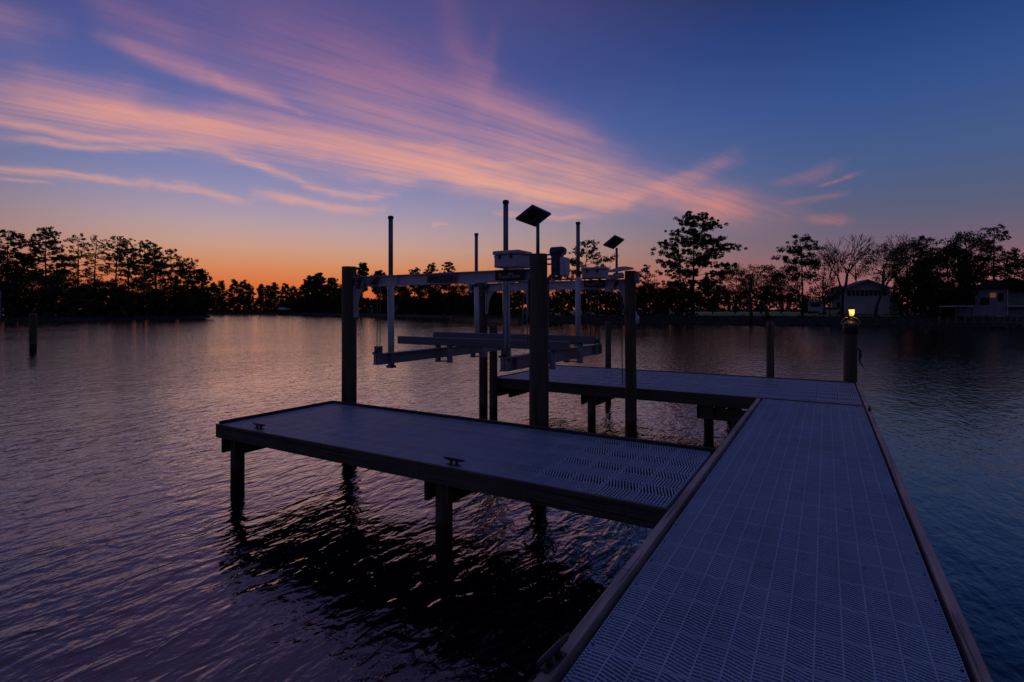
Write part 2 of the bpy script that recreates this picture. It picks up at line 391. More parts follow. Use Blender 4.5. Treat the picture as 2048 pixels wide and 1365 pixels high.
M['land'] = mat_ground('bank_earth', (.014,.012,.008), (.024,.022,.014), (.032,.034,.016))
M['grass'] = mat_ground('lawn_grass', (.16,.20,.06), (.26,.31,.09), (.34,.38,.13), .3)
M['stone'] = mat_ground('bank_stone', (.03,.027,.025), (.07,.062,.056), (.14,.125,.115), 1.5)
def mat_leaf(name, c0, c1):
    m = NT(name); oi = m.n('ShaderNodeObjectInfo')
    n1 = m.noise(m.tc, .35, 4, .6); n2 = m.noise(m.tc, 2.4, 3, .6)
    f = m.math('ADD', m.math('MULTIPLY', n1, .6), m.math('MULTIPLY', n2, .4))
    col = m.ramp(f, [(.35, c0), (.65, c1)])
    hs = m.n('ShaderNodeHueSaturation'); m.t.links.new(col, hs.inputs['Color'])
    put(m.t, hs.inputs['Value'], m.math('ADD', m.math('MULTIPLY', oi.outputs['Random'], .5), .75))
    return m.set(Base_Color=hs.outputs[0], Roughness=.9, Specular_IOR_Level=.1)
M['needle'] = mat_leaf('pine_needles', (.038,.048,.018), (.080,.094,.036))
M['leaf'] = mat_leaf('broad_leaves', (.042,.050,.018), (.095,.105,.036))
M['leaf2'] = mat_leaf('olive_leaves', (.05,.045,.012), (.10,.085,.025))
M['bark'] = wood_mat('bark', (.02,.016,.013), (.05,.04,.032), 'z', grain=6)
def mat_siding(name, c0, c1):
    m = NT(name); w_ = m.n('ShaderNodeTexWave', wave_type='BANDS', bands_direction='Z', wave_profile='SAW'); m.t.links.new(m.tc, w_.inputs[0]); w_.inputs['Scale'].default_value = 1.2
    n1 = m.noise(m.tc, 1.5, 4); col = m.ramp(n1, [(.3, c0), (.7, c1)]); m.bump(w_.outputs[1], .03)
    return m.set(Base_Color=col, Roughness=.7)
M['siding'] = mat_siding('pale_siding', (.50,.51,.54), (.64,.64,.66))
M['siding2'] = mat_siding('blue_grey_siding', (.34,.38,.45), (.46,.50,.56))
M['roof'] = mat_ground('roof_shingle', (.05,.05,.06), (.08,.08,.09), (.10,.10,.115), 3)
M['roof_pale'] = mat_metal('pale_roof', (.5,.5,.52), (.62,.62,.64), .6)
M['trim'] = mat_metal('white_trim', (.55,.55,.56), (.66,.66,.67), .6)
def mat_glass(name):
    m = NT(name); return m.set(Base_Color=rgb(.01,.012,.016), Roughness=.08)
M['window'] = mat_glass('dark_window')
def mat_emit(name, c, st):
    m = NT(name); n1 = m.noise(m.tc, 30, 2)
    return m.set(Base_Color=rgb(.3,.2,.1), Emission_Color=rgb(*c), Emission_Strength=m.math('MULTIPLY', m.math('ADD', m.math('MULTIPLY', n1, .8), .6), st))
M['lamp_glow'] = mat_emit('lamp_glow', (1.0,.25,.02), 1.35)
M['lamp_bulb'] = mat_emit('lamp_bulb', (1.0,.50,.10), 3)
M['lit_window'] = mat_emit('lit_window', (1.0,.40,.10), .08)

# ------------------------------------------------------------------ water and land
mb = MB(); R = 900; N = 48
for i in range(N):
    a0 = 2*pi*i/N; a1 = 2*pi*(i+1)/N
    mb.face([(0,0,0),(R*cos(a0),R*sin(a0),0),(R*cos(a1),R*sin(a1),0)])
tag(mb.build('water', M['water'], fix=False), kind='structure')

def shore(name, pts, prof, mat, seed=0, closed=False):
    """pts: shoreline as (px, depth) or xy; prof: (offset outwards, height) strips, away from the camera"""
    mb = MB(); rows = []
    fine_pts = []
    for i in range(len(pts)-1):
        a = Vector(pts[i]); b = Vector(pts[i+1]); n = max(1, int((b-a).length/4))
        for k in range(n): fine_pts.append(a.lerp(b, k/n))
    fine_pts.append(Vector(pts[-1]))
    for p in fine_pts:
        dr = p.normalized(); row = []
        wob = mn.noise(Vector((p.x*.11, p.y*.11, seed)))*1.6+mn.noise(Vector((p.x*.35, p.y*.35, seed+3)))*.7
        for o, h in prof:
            q = p+dr*(o+wob*(1 if o < 10 else 0))
            hz = h+(mn.noise(Vector((q.x*.2, q.y*.2, seed)))*(.25 if o < 4 else .07) if h > 0.3 else 0)
            row.append((q.x, q.y, hz))
        rows.append(row)
    n = len(prof)
    for r in rows: mb.v += r
    for i in range(len(rows)-1):
        for k in range(n-1):
            mb.f.append((i*n+k, (i+1)*n+k, (i+1)*n+k+1, i*n+k+1)); mb.m.append(0); mb.sm.append(True)
    return tag(mb.build(name, mat), kind='structure')
def sp_(px, d): return Vector(spot(px, d))
# far shore and right-hand shore, one continuous line from the far left round to the right
far_line = [(-700,330),(-200,330),(100,335),(420,338),(560,336),(620,300),(680,245),(760,193),(830,165),(900,139),(960,120),(1040,104),(1170,100),(1300,96.5),(1400,92.5),(1500,89.6),(1650,85.5),(1800,81),(1920,76),(2048,71.7),(2300,62),(2700,52)]
F_XY = [tuple(spot(px, d)) for px, d in far_line]+[(60,30),(75,-20),(40,-60),(-40,-70),(-110,-50)]
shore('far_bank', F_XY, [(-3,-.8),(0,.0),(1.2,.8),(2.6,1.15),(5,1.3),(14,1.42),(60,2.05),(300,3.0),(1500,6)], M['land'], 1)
left_line = [(-900,86),(-400,100),(-150,108),(0,114),(150,122),(250,134),(330,147),(400,166),(420,180),(418,205),(395,235)]
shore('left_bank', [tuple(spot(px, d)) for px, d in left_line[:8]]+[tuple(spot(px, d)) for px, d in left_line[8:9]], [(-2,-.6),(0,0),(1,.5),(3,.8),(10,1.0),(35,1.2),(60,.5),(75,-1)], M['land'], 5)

# lawn laid over the right-hand bank
mb = MB()
for i in range(40):
    x0 = 1080+i*18; x1 = x0+18
    def dep(x):
        for (xa, da), (xb, db) in zip(far_line, far_line[1:]):
            if xa <= x <= xb: return da+(db-da)*(x-xa)/(xb-xa)
    for (o0, z0), (o1, z1) in zip([(5.5,1.42),(20,1.64),(45,2.03)], [(20,1.64),(45,2.03),(80,2.28)]):
        a = spot(x0, dep(x0)+o0); b = spot(x1, dep(x1)+o0); c = spot(x1, dep(x1)+o1); d = spot(x0, dep(x0)+o1)
        mb.face([(a[0],a[1],z0),(b[0],b[1],z0),(c[0],c[1],z1),(d[0],d[1],z1)], 0, True)
tag(mb.build('lawn', M['grass']), kind='structure')

def fdep(x):
    for (xa, da), (xb, db) in zip(far_line, far_line[1:]):
        if xa <= x <= xb: return da+(db-da)*(x-xa)/(xb-xa)
# stones along the right-hand bank
rnd = random.Random(4)
def blob(mb, c, r, rnd, flat=.7):
    n = len(mb.v); phi = rnd.random()*6
    ico = [(0,0,1)]+[(cos(phi+k*2*pi/5)*.89, sin(phi+k*2*pi/5)*.89, .45) for k in range(5)]+[(cos(phi+(k+.5)*2*pi/5)*.89, sin(phi+(k+.5)*2*pi/5)*.89, -.45) for k in range(5)]+[(0,0,-1)]
    for v in ico:
        q = r*rnd.uniform(.75,1.2); mb.v.append((c[0]+v[0]*q, c[1]+v[1]*q, c[2]+v[2]*q*flat))
    for k in range(5):
        k2 = (k+1) % 5
        for f in ((0,1+k,1+k2),(1+k,6+k,1+k2),(1+k2,6+k,6+k2),(6+k,11,6+k2)):
            mb.f.append(tuple(n+i for i in f)); mb.m.append(0); mb.sm.append(False)
mb = MB()
for i in range(1500):
    px = rnd.uniform(1090, 2200); o = rnd.uniform(-.4, 4.5); d = fdep(px)+o
    x, y = spot(px, d); z = max(0, min(1.2, o*.42))+rnd.uniform(-.1,.2)
    blob(mb, (x, y, z), rnd.uniform(.14,.42), rnd)
tag(mb.build('bank_stones', M['stone'], fix=False), 'loose dark stones piled along the right-hand shore', 'stones', kind='stuff')
SOL1 = (4.80, .577); SOL2 = (4.77, .647)
# ------------------------------------------------------------------ the dock
DK = .905
def grating(mb, u0, u1, v0, v1, ncol, T, pitch=.305, rows=12, fe=.007, gp=.0025):
    """perforated deck panels: long axis u, panels side by side along v; ribs, slots and bridges are modelled"""
    def quad(ua, va, ub, vb, sh=0.0, thick=.038, ends=False):
        # a bar from ua to ub, between va and vb, sheared by sh at its far end
        a = (ua, va); b = (ub, va+sh); c = (ub, vb+sh); d = (ua, vb)
        mb.face([T(a[0],a[1],0), T(b[0],b[1],0), T(c[0],c[1],0), T(d[0],d[1],0)])
        mb.face([T(a[0],a[1],0), T(b[0],b[1],0), T(b[0],b[1],-thick), T(a[0],a[1],-thick)])
        mb.face([T(d[0],d[1],0), T(c[0],c[1],0), T(c[0],c[1],-thick), T(d[0],d[1],-thick)])
        if ends:
            mb.face([T(a[0],a[1],0), T(d[0],d[1],0), T(d[0],d[1],-thick), T(a[0],a[1],-thick)])
            mb.face([T(b[0],b[1],0), T(c[0],c[1],0), T(c[0],c[1],-thick), T(b[0],b[1],-thick)])
    cw = (u1-u0)/ncol; rib = .0034
    np_ = int(round((v1-v0)/pitch)); pitch = (v1-v0)/np_
    for p in range(np_):
        a = v0+p*pitch+gp; b = v0+(p+1)*pitch-gp
        quad(u0, a, u1, a+fe, ends=True); quad(u0, b-fe, u1, b, ends=True)
        a += fe; b -= fe
        for c in range(ncol+1):
            uc = u0+c*cw; rw = rib*3.4 if c in (0, ncol) else rib; w0 = max(u0, uc-rw); w1 = min(u1, uc+rw)
            quad(w0, a, w1, b, ends=True)
        for c in range(ncol):
            ua = u0+c*cw+rib; ub = u0+(c+1)*cw-rib
            slant = (c % 2 == 1)
            sh = -(ub-ua)*.34 if slant else 0.0
            n = rows; span = b-a; st = span/n; bw = st*.40
            if not slant:
                for k in range(n):
                    vk = a+k*st+st*.29; quad(ua, vk, ub, vk+bw)
                    if k < n-1:
                        for q in ((.30, .72) if k % 2 else (.12+.5*((k*7+p*3+c) % 5)/5,)):
                            um = ua+(ub-ua)*q
                            mb.face([T(um-.003,vk+bw,-.003), T(um+.003,vk+bw,-.003), T(um+.003,vk+st,-.003), T(um-.003,vk+st,-.003)])
            else:
                for k in range(-int(abs(sh)/st)-1, n+int(abs(sh)/st)+2):
                    vk = a+k*st+st*.29
                    poly = [(ua, vk), (ub, vk+sh), (ub, vk+sh+bw), (ua, vk+bw)]
                    for lim, sg in ((a, 1), (b, -1)):
                        out = []
                        for i in range(len(poly)):
                            P_, Q_ = poly[i-1], poly[i]
                            ip = (P_[1]-lim)*sg >= 0; iq = (Q_[1]-lim)*sg >= 0
                            if ip != iq:
                                f = (lim-P_[1])/(Q_[1]-P_[1]); out.append((P_[0]+(Q_[0]-P_[0])*f, lim))
                            if iq: out.append(Q_)
                        poly = out
                        if not poly: break
                    if len(poly) < 3: continue
                    mb.face([T(q[0], q[1], 0) for q in poly])
                    if 1 <= k < n-2 and sh < 0 and vk+sh-st > a:
                        q = .2+.6*((k*5+p*2+c) % 7)/7; um = ua+(ub-ua)*q; g0 = vk+bw+sh*q; g1 = g0+st-bw
                        mb.face([T(um-.003,g0,-.003), T(um+.003,g0,-.003), T(um+.003,g1,-.003), T(um-.003,g1,-.003)])
                    for i in range(len(poly)):
                        P_, Q_ = poly[i-1], poly[i]
                        if abs(P_[0]-Q_[0]) > .01: mb.face([T(P_[0],P_[1],0), T(Q_[0],Q_[1],0), T(Q_[0],Q_[1],-.038), T(P_[0],P_[1],-.038)])

def board(mb, x0, y0, z0, x1, y1, z1): mb.cut(); mb.box(x0, y0, z0, x1, y1, z1, bev=.004)
def pile_mesh(mb, x, y, r, z0, z1, seed, mi=0, lean=(0,0)):
    seg = 28; rings = max(4, int((z1-z0)/.12)); n = len(mb.v)
    for i in range(rings+1):
        z = z0+(z1-z0)*i/rings
        t = (z-z0)/(z1-z0)
        for k in range(seg):
            an = 2*pi*k/seg
            rr = r*(1+.035*mn.noise(Vector((cos(an)*1.5+seed*7, sin(an)*1.5, z*.9)))+.02*mn.noise(Vector((cos(an)*6+seed, sin(an)*6, z*.35))))*(1.04-.08*t)
            mb.v.append((x+lean[0]*(z)+rr*cos(an), y+lean[1]*z+rr*sin(an), z))
    for i in range(rings):
        for k in range(seg):
            k2 = (k+1) % seg
            mb.f.append((n+i*seg+k, n+i*seg+k2, n+(i+1)*seg+k2, n+(i+1)*seg+k)); mb.m.append(mi); mb.sm.append(True)
    e = n+rings*seg
    c = len(mb.v); mb.v.append((x+lean[0]*z1, y+lean[1]*z1, z1+r*.06))
    for k in range(seg): mb.f.append((e+k, e+(k+1) % seg, c)); mb.m.append(mi); mb.sm.append(False)

dock = thing('dock', 'long wooden dock with slotted plastic decking, a side pier and a wide end platform', 'dock', (0,0,0))
# -- main walkway
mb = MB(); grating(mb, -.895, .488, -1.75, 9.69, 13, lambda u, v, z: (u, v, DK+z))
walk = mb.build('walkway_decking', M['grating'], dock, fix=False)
mb = MB()
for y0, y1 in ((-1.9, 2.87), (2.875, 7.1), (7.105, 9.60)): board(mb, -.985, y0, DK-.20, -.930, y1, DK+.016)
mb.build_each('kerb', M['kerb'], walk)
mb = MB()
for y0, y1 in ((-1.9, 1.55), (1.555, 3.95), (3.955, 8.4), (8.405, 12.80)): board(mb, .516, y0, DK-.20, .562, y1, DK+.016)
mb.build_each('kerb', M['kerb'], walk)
mb = MB()
for x in (-.86, -.42, .02, .44): board(mb, x-.02, -1.9, DK-.22, x+.02, 9.62, DK-.042)
for y in (-1.2, 1.3, 3.7, 6.3, 8.9): board(mb, -.9, y, DK-.40, .5, y+.05, DK-.225); board(mb, -.9, y+.22, DK-.40, .5, y+.27, DK-.225)
mb.build_each('joist', M['board_y'], walk)
mb = MB()
rnd = random.Random(11)
for p in range(38):
    y = -1.75+p*.301+.30
    for x in (-.875, .47):
        if rnd.random() < .95:
            mb.cut(); mb.tube([(x+rnd.uniform(-.006,.006), y+.012, DK+.0005), (x, y+.012, DK+.003)], .007, 8)
mb.build_each('screw', M['black_metal'], walk)
# -- side pier on the left
mb = MB(); grating(mb, 3.972, 5.77, -6.70, -1.02, 8, lambda u, v, z: (v, u, DK+z), pitch=.3, rows=10, fe=.009, gp=.0055)
sidep = mb.build('side_pier_decking', M['grating'], dock, fix=False)
mb = MB()
board(mb, -6.755, 3.928, .74, -3.36, 3.966, DK+.004); board(mb, -3.356, 3.928, .74, -1.0, 3.966, DK+.004)
mb.build_each('fascia', M['board_x'], sidep)
mb = MB()
board(mb, -6.755, 5.776, .72, -4.02, 5.816, DK+.035); board(mb, -4.016, 5.776, .72, -.99, 5.816, DK+.035)
board(mb, -6.755, 3.97, .72, -6.713, 5.772, DK+.035)
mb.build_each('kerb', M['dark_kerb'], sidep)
mb = MB()
for y in (4.35, 4.75, 5.15, 5.55): board(mb, -6.70, y-.02, .73, -1.0, y+.02, DK-.042)
mb.build_each('joist', M['board_x'], sidep)
for x in (-6.59, -3.21):
    mb = MB()
    board(mb, x-.145, 3.99, .53, x-.105, 5.74, .725); board(mb, x+.11, 3.99, .53, x+.15, 5.74, .725)
    mb.build_each('cross_beam', M['board_y'], sidep)
    mb = MB(); pile_mesh(mb, x, 4.12, .085, -1.5, .73, x)
    mb.build('leg', M['piling'], sidep)
for x, y in ((-6.36, 5.55), (-3.32, 5.55)): pass
# -- end platform
mb = MB()
grating(mb, 9.79, 12.05, -6.18, .49, 10, lambda u, v, z: (v, u, DK+z), pitch=.318, rows=10, fe=.009, gp=.0055)
grating(mb, 12.07, 12.76, -6.18, .49, 3, lambda u, v, z: (v, u, DK+z), pitch=.318, rows=10, fe=.009, gp=.0055)
plat = mb.build('end_platform_decking', M['grating'], dock, fix=False)
mb = MB()
board(mb, -6.25, 9.735, .70, -3.3, 9.775, DK+.006); board(mb, -3.296, 9.735, .70, .505, 9.775, DK+.006)
board(mb, -6.25, 12.765, .70, -2.9, 12.80, DK+.018); board(mb, -2.896, 12.765, .70, .505, 12.80, DK+.018)
mb.build_each('fascia', M['board_x'], plat)
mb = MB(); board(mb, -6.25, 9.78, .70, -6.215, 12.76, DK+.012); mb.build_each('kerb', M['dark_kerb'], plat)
mb = MB()
for y in (10.2, 10.7, 11.2, 11.7, 12.2): board(mb, -6.2, y-.02, .70, .5, y+.02, DK-.042)
mb.build_each('joist', M['board_x'], plat)
for x in (-6.0, -4.03, -1.80):
    mb = MB()
    board(mb, x-.18, 9.80, .50, x-.14, 12.7, .695); board(mb, x+.11, 9.80, .50, x+.15, 12.7, .695)
    mb.build_each('cross_beam', M['board_y'], plat)
for x, y in ((-4.03, 9.93), (-1.80, 9.93), (-5.4, 10.4), (-1.42, 10.6), (-4.03, 12.5), (-1.80, 12.5)):
    mb = MB(); pile_mesh(mb, x, y, .085, -1.5, .70, x+y)
    mb.build('leg', M['piling'], plat)
mb = MB(); board(mb, -1.98, 9.80, .45, -.2, 9.85, .66); mb.build('brace_board', M['board_x'], plat)
mb = MB(); mb.tube([(-1.1, 9.70, .655), (-.6, 9.70, .648), (-.4, 9.70, .646)], .012, 8); mb.build('pipe', M['galv'], plat)
for y in (1.4, 4.0, 6.55, 9.1):
    for x in (-.75, .36):
        mb = MB(); pile_mesh(mb, x, y+.06, .085, -1.5, .67, x+y); mb.build('leg', M['piling'], walk)

# -- cleats
def cleat(name, label, loc, rz, s=1.0):
    t = thing(name, label, 'cleat', loc, rz, 'cleats along the dock edges')
    mb = MB(); mb.box(-.075*s, -.022*s, 0, .075*s, .022*s, .008*s, bev=.003)
    mb.build('base', M['black_metal'], t)
    mb = MB(); mb.tube([(-.035*s,0,.006), (-.03*s,0,.045*s)], [.016*s,.012*s], 10); mb.cut(); mb.tube([(.035*s,0,.006), (.03*s,0,.045*s)], [.016*s,.012*s], 10)
    mb.build_each('post', M['black_metal'], t)
    mb = MB(); mb.tube([(-.125*s,0,.058*s), (-.10*s,0,.052*s), (-.05*s,0,.05*s), (.05*s,0,.05*s), (.10*s,0,.052*s), (.125*s,0,.058*s)], [.005*s,.011*s,.015*s,.015*s,.011*s,.005*s], 10)
    mb.build('horn', M['black_metal'], t)
    return t
cleat('cleat', 'black dock cleat near the far left corner of the side pier', (-6.03, 4.05, DK+.002), 0)
cleat('cleat', 'black dock cleat midway along the near edge of the side pier', (-3.03, 4.04, DK+.002), 0)
cleat('cleat', 'large dock cleat on the left kerb of the walkway at the bottom of the photo', (-.962, 1.96, DK+.018), radians(84), 1.0)
cleat('cleat', 'small dark cleat on the right kerb of the walkway, near its far end', (.542, 9.25, DK+.018), radians(90))

# ------------------------------------------------------------------ pilings
def piling(x, y, r, z1, label, seed, group='tall lift pilings', lean=(0,0)):
    o = thing('piling', label, 'piling', (x, y, 0), 0, group)
    mb = MB(); pile_mesh(mb, 0, 0, r, -1.8, z1, seed, 0, lean)
    mb.build('post', M['piling'], o); return o
pA = piling(-6.58, 5.99, .118, 3.07, 'tall square-topped wooden lift piling behind the left end of the side pier', 1)
pB = piling(-3.17, 6.02, .118, 3.09, 'thickest wooden lift piling, in the middle, just behind the side pier', 2)
pC = piling(-6.42, 9.62, .095, 3.05, 'thin rear lift piling at left, half hidden by a white guide post', 3)
pD = piling(-3.10, 9.55, .105, 3.10, 'tall wooden lift piling standing in front of the end platform', 4, lean=(-.004,0))
piling(-6.16, 9.62, .088, 2.06, 'short wooden mooring post at the left end of the end platform', 5, 'mooring posts')
piling(-4.82, 13.0, .075, 2.09, 'dark thin mooring post behind the end platform, between the lift piling and the lift', 6, 'mooring posts')
piling(-1.06, 13.0, .082, 2.12, 'mooring post behind the end platform, left of the lamp post', 7, 'mooring posts')
piling(-41.43, 12.9, .19, 2.2, 'lone wooden marker post standing in open water at far left', 8, 'mooring posts')
pL = piling(.43, 12.93, .125, 2.06, 'wooden lamp post piling at the far right corner of the dock', 9, 'mooring posts')
# rope with hook on the lamp piling's right side
mb = MB()
mb.tube([(.55, 12.93, 1.60), (.60, 12.92, 1.56), (.605, 12.92, 1.45), (.585, 12.91, 1.36), (.615, 12.91, 1.28), (.66, 12.90, 1.20)], [.014,.022,.028,.018,.012,.008], 8)
tag(mb.build('rope', M['black_metal']), 'short dark rope end hanging from the right side of the lamp piling', 'rope')
# black collar and lantern
mb = MB(); mb.tube([(.43,12.93,1.90),(.43,12.93,1.905),(.43,12.93,2.10),(.43,12.93,2.12),(.43,12.93,2.17)], [.126,.139,.139,.125,.06], 24)
mb.v = [(v[0]-.43, v[1]-12.93, v[2]) for v in mb.v]; mb.build('cap', M['black_metal'], pL)
mb = MB()
for s in (-1, 1):
    mb = MB(); pts = [(.43+s*.115, 12.86, 2.06), (.43+s*.165, 12.84, 2.10), (.43+s*.16, 12.84, 2.15), (.43+s*.10, 12.85, 2.21), (.43+s*.05, 12.86, 2.23)]
    mb.tube(pts, .009, 8); mb.v = [(v[0]-.43, v[1]-12.93, v[2]) for v in mb.v]; mb.build('bracket', M['galv'], pL)

LAM = 1
lam = thing('lantern', 'small glowing amber lantern on top of the dock corner piling', 'lantern', (.45, 12.91, 2.17))
mb = MB(); mb.tube([(0,0,0),(0,0,.04),(0,0,.075),(0,0,.10)], [.055,.035,.02,.04], 14); mb.build('stem', M['black_metal'], lam)
def frustum(mb, z0, r0, z1, r1, mi=0):
    a = [(sx*r0, sy*r0, z0) for sx, sy in ((-1,-1),(1,-1),(1,1),(-1,1))]; b = [(sx*r1, sy*r1, z1) for sx, sy in ((-1,-1),(1,-1),(1,1),(-1,1))]
    for i in range(4): j = (i+1) % 4; mb.face([a[i], a[j], b[j], b[i]], mi)
    mb.face(a[::-1], mi); mb.face(b, mi)
mb = MB(); frustum(mb, .105, .038, .262, .066); mb.build('glass', M['lamp_glow'], lam)
mb = MB(); mb.tube([(.0,0,.13),(0,0,.16),(0,0,.22),(0,0,.25)], [.012,.03,.034,.01], 12)
bl = mb.build('bulb', M['lamp_bulb'], lam); bl.location = (.026, -.046, 0)
mb = MB()
for sx, sy in ((-1,-1),(1,-1),(1,1),(-1,1)): mb.tube([(sx*.040, sy*.040, .10), (sx*.068, sy*.068, .268)], .006, 6)
for sx, sy in ((-1,0),(1,0),(0,-1),(0,1)): mb.tube([(sx*.041, sy*.041, .105), (sx*.0685, sy*.0685, .262)], .0035, 5)
frustum(mb, .095, .044, .105, .044); mb.build('frame', M['black_metal'], lam)
mb = MB(); frustum(mb, .264, .078, .315, .02); mb.tube([(0,0,.312),(0,0,.335)], [.012,.005], 8); mb.build('roof', M['black_metal'], lam)
pl = bpy.data.lights.new('lantern_light', 'POINT'); pl.energy = 1.6; pl.color = (1,.5,.15); pl.shadow_soft_size = .04
po = bpy.data.objects.new('lantern_light', pl); COL.objects.link(po); po.parent = lam; po.location = (0, -.12, .2)

lam.scale = (.84, .84, .84)
mb = MB()
for x in (-6.62, -6.40, -5.2, -4.0, -3.46, -3.26, -3.10, -2.2, -1.3):
    for z in (.79, .86): mb.cut(); mb.tube([(x, 3.9285, z), (x, 3.921, z)], .011, 8)
mb.build_each('bolt', M['galv'], sidep)
# ------------------------------------------------------------------ boat lift
lift = thing('boat_lift', 'four-post overhead boat lift with pale beams, empty cradle, bunks and guide posts', 'boat lift', (0,0,0))
def ibeam(mb, axis, c0, c1, cc, z0, z1, fl=.085, tf=.012, tw=.012):
    """I section along 'x' or 'y' centred on cc in the other direction"""
    def bx(a0, a1, za, zb):
        if axis == 'x': mb.box(c0, cc+a0, za, c1, cc+a1, zb)
        else: mb.box(cc+a0, c0, za, cc+a1, c1, zb)
    bx(-fl/2, fl/2, z1-tf, z1); bx(-fl/2, fl/2, z0, z0+tf); bx(-tw/2, tw/2, z0+tf, z1-tf)
def gusset(mb, x, y, z, sx, h=.42, w=.26, t=.02):
    pts = [(x, z)]; n = 12
    for i in range(n+1):
        a = pi/2*i/n; pts.append((x+sx*w*(1-sin(a)*.86), z-h*(1-cos(a))*.0-h*(i/n)**1.0*1.0 if False else z-h*(1-cos(a))))
    pts.append((x, z-h))
    pts[1] = (x+sx*w, z)
    mb.prism(pts, 'y', y-t/2, y+t/2)
    mb.box(min(x, x-sx*.006), y-.05, z-h-.06, max(x, x+sx*.006), y+.05, z+.02)
for (yb, x0, x1, z0, z1) in ((6.02, -6.46, -3.29, 2.745, 2.905), (9.60, -6.80, -3.21, 2.785, 2.955)):
    mb = MB(); ibeam(mb, 'x', x0, x1, yb, z0, z1, .10)
    for x in (x0+.05, x1-.12, x0+.9):
        mb.box(x, yb-.046, z0+.013, x+.012, yb+.046, z1-.013)
    tb = mb.build('top_beam', M['aluminium'], lift)
    mb = MB(); gusset(mb, -6.46 if yb < 7 else -6.32, yb, z0-.003, 1); mb.build('bracket', M['aluminium'], tb)
    mb = MB(); gusset(mb, x1 if yb > 7 else -3.29, yb, z0-.003, -1, h=.46, w=.2); mb.build('bracket', M['aluminium'], tb)
    # drive pipe with bearing blocks and cable drums
    mb = MB(); mb.tube([(x0+.05, yb+.015, z1+.035), (x1-.05, yb+.015, z1+.035)], .016, 10) if yb > 7 else mb.tube([(x0+.02, yb+.03, z1-.05), (x0+.7, yb+.03, z1-.05)], .016, 10)
    for x in ((x0+.14, x0+.50, x1-.55, x1-.2) if yb > 7 else (x0+.10, x0+.46)):
        mb.cut(); mb.tube([(x, yb-.06, z1-.06), (x+.05, yb-.06, z1-.06)], .045, 14); mb.box(x-.015, yb-.066, z0-.03, x-.005, yb+.05, z1-.005)
    mb.build_each('cable_drum', M['galv'], tb)
# clutter of pulleys around the left end of the near beam
mb = MB()
for x, z in ((-6.36, 2.80), (-6.22, 2.78), (-6.05, 2.82)):
    mb.cut(); mb.box(x-.03, 5.945, z-.05, x+.03, 5.96, z+.08, bev=.004); mb.tube([(x, 5.93, z), (x, 5.97, z)], .04, 14)
mb.build_each('pulley', M['galv'], lift)
# guide posts
for (x, y, xt, zb, zt, zs) in ((-5.94, 6.27, -5.95, 1.48, 3.83, 2.76), (-3.80, 6.30, -3.83, 1.69, 3.86, 2.80), (-6.33, 9.25, -6.35, 1.56, 3.96, 2.86), (-4.05, 9.30, -4.05, 1.70, 4.01, 3.0)):
    mb = MB(); mb.tube([(x, y, zb), (xt, y, zs)], .050, 16)
    gp = mb.build('guide_post', M['white_pvc'], lift)
    mb = MB(); mb.tube([(xt, y, zs-.05), (xt, y, zt)], .036, 16); mb.build('inner_pole', M['dark_alu'], gp)
    mb = MB(); mb.tube([(xt, y, zt-.005), (xt, y, zt+.005), (xt, y, zt+.03), (xt, y, zt+.042)], [.044,.046,.046,.03], 16); mb.build('cap', M['black_metal'], gp)
    mb = MB(); mb.box(x-.06, y-.055, zb-.02, x+.06, y+.055, zb+.02, bev=.005); mb.build('foot', M['galv'], gp)
# cradle beams
for (x, y0, y1, z0, z1) in ((-5.80, 5.79, 9.55, 1.555, 1.722), (-3.80, 6.18, 9.75, 1.535, 1.728)):
    mb = MB(); ibeam(mb, 'y', y0, y1, x, z0, z1, .12, .014)
    for y in (y0+.02, y0+.28, y1-.3, y1-.02): mb.box(x-.058, y, z0+.015, x+.058, y+.012, z1-.015)
    cb = mb.build('cradle_beam', M['cradle_alu'], lift)
    mb = MB()
    for y in (y0+.05, y1-.10):
        mb.cut(); mb.box(x-.05, y-.03, z1-.01, x-.035, y+.05, z1+.11, bev=.003); mb.box(x+.035, y-.03, z1-.01, x+.05, y+.05, z1+.11, bev=.003)
        mb.tube([(x-.034, y+.01, z1+.06), (x+.034, y+.01, z1+.06)], .045, 16)
        mb.tube([(x-.09, y-.02, z1+.005), (x-.03, y-.02, z1+.012)], .014, 8)
    mb.build_each('sheave', M['galv'], cb)
    for yy, top in ((y0+.06, (y0+.07, 2.75)), (y1-.09, (9.60, 2.79))):
        mb = MB(); mb.tube([(x-.032, yy, z1+.06), (x-.032, top[0], top[1])], .0045, 6); mb.cut(); mb.tube([(x+.03, yy, z1+.06), (x+.03, top[0], top[1])], .0045, 6)
        mb.build_each('cable', M['galv'], lift)
# bunks on brackets
for (y, x0, x1, z0, z1) in ((7.42, -6.84, -3.38, 1.755, 1.895), (8.50, -6.88, -3.41, 1.80, 1.935)):
    mb = MB(); mb.box(x0, y-.045, z0, x1, y+.045, z1, bev=.01)
    bk = mb.build('bunk', M['carpet'], lift)
    mb = MB()
    for xb in (-5.80, -3.80):
        mb.cut()
        for s in (-1, 1):
            mb.tube([(xb+s*.13, y+.02, 1.46), (xb+s*.13, y+.02, 1.48), (xb+s*.13, y+.02, z0+.02)], [.058,.050,.050], 12)
        mb.box(xb-.16, y-.03, 1.475, xb+.16, y+.05, 1.49); mb.box(xb-.16, y-.02, z1-.16, xb+.16, y+.075, z0-.003) if z0 > 1.78 else None
    mb.build_each('bunk_bracket', M['cradle_alu'], bk)
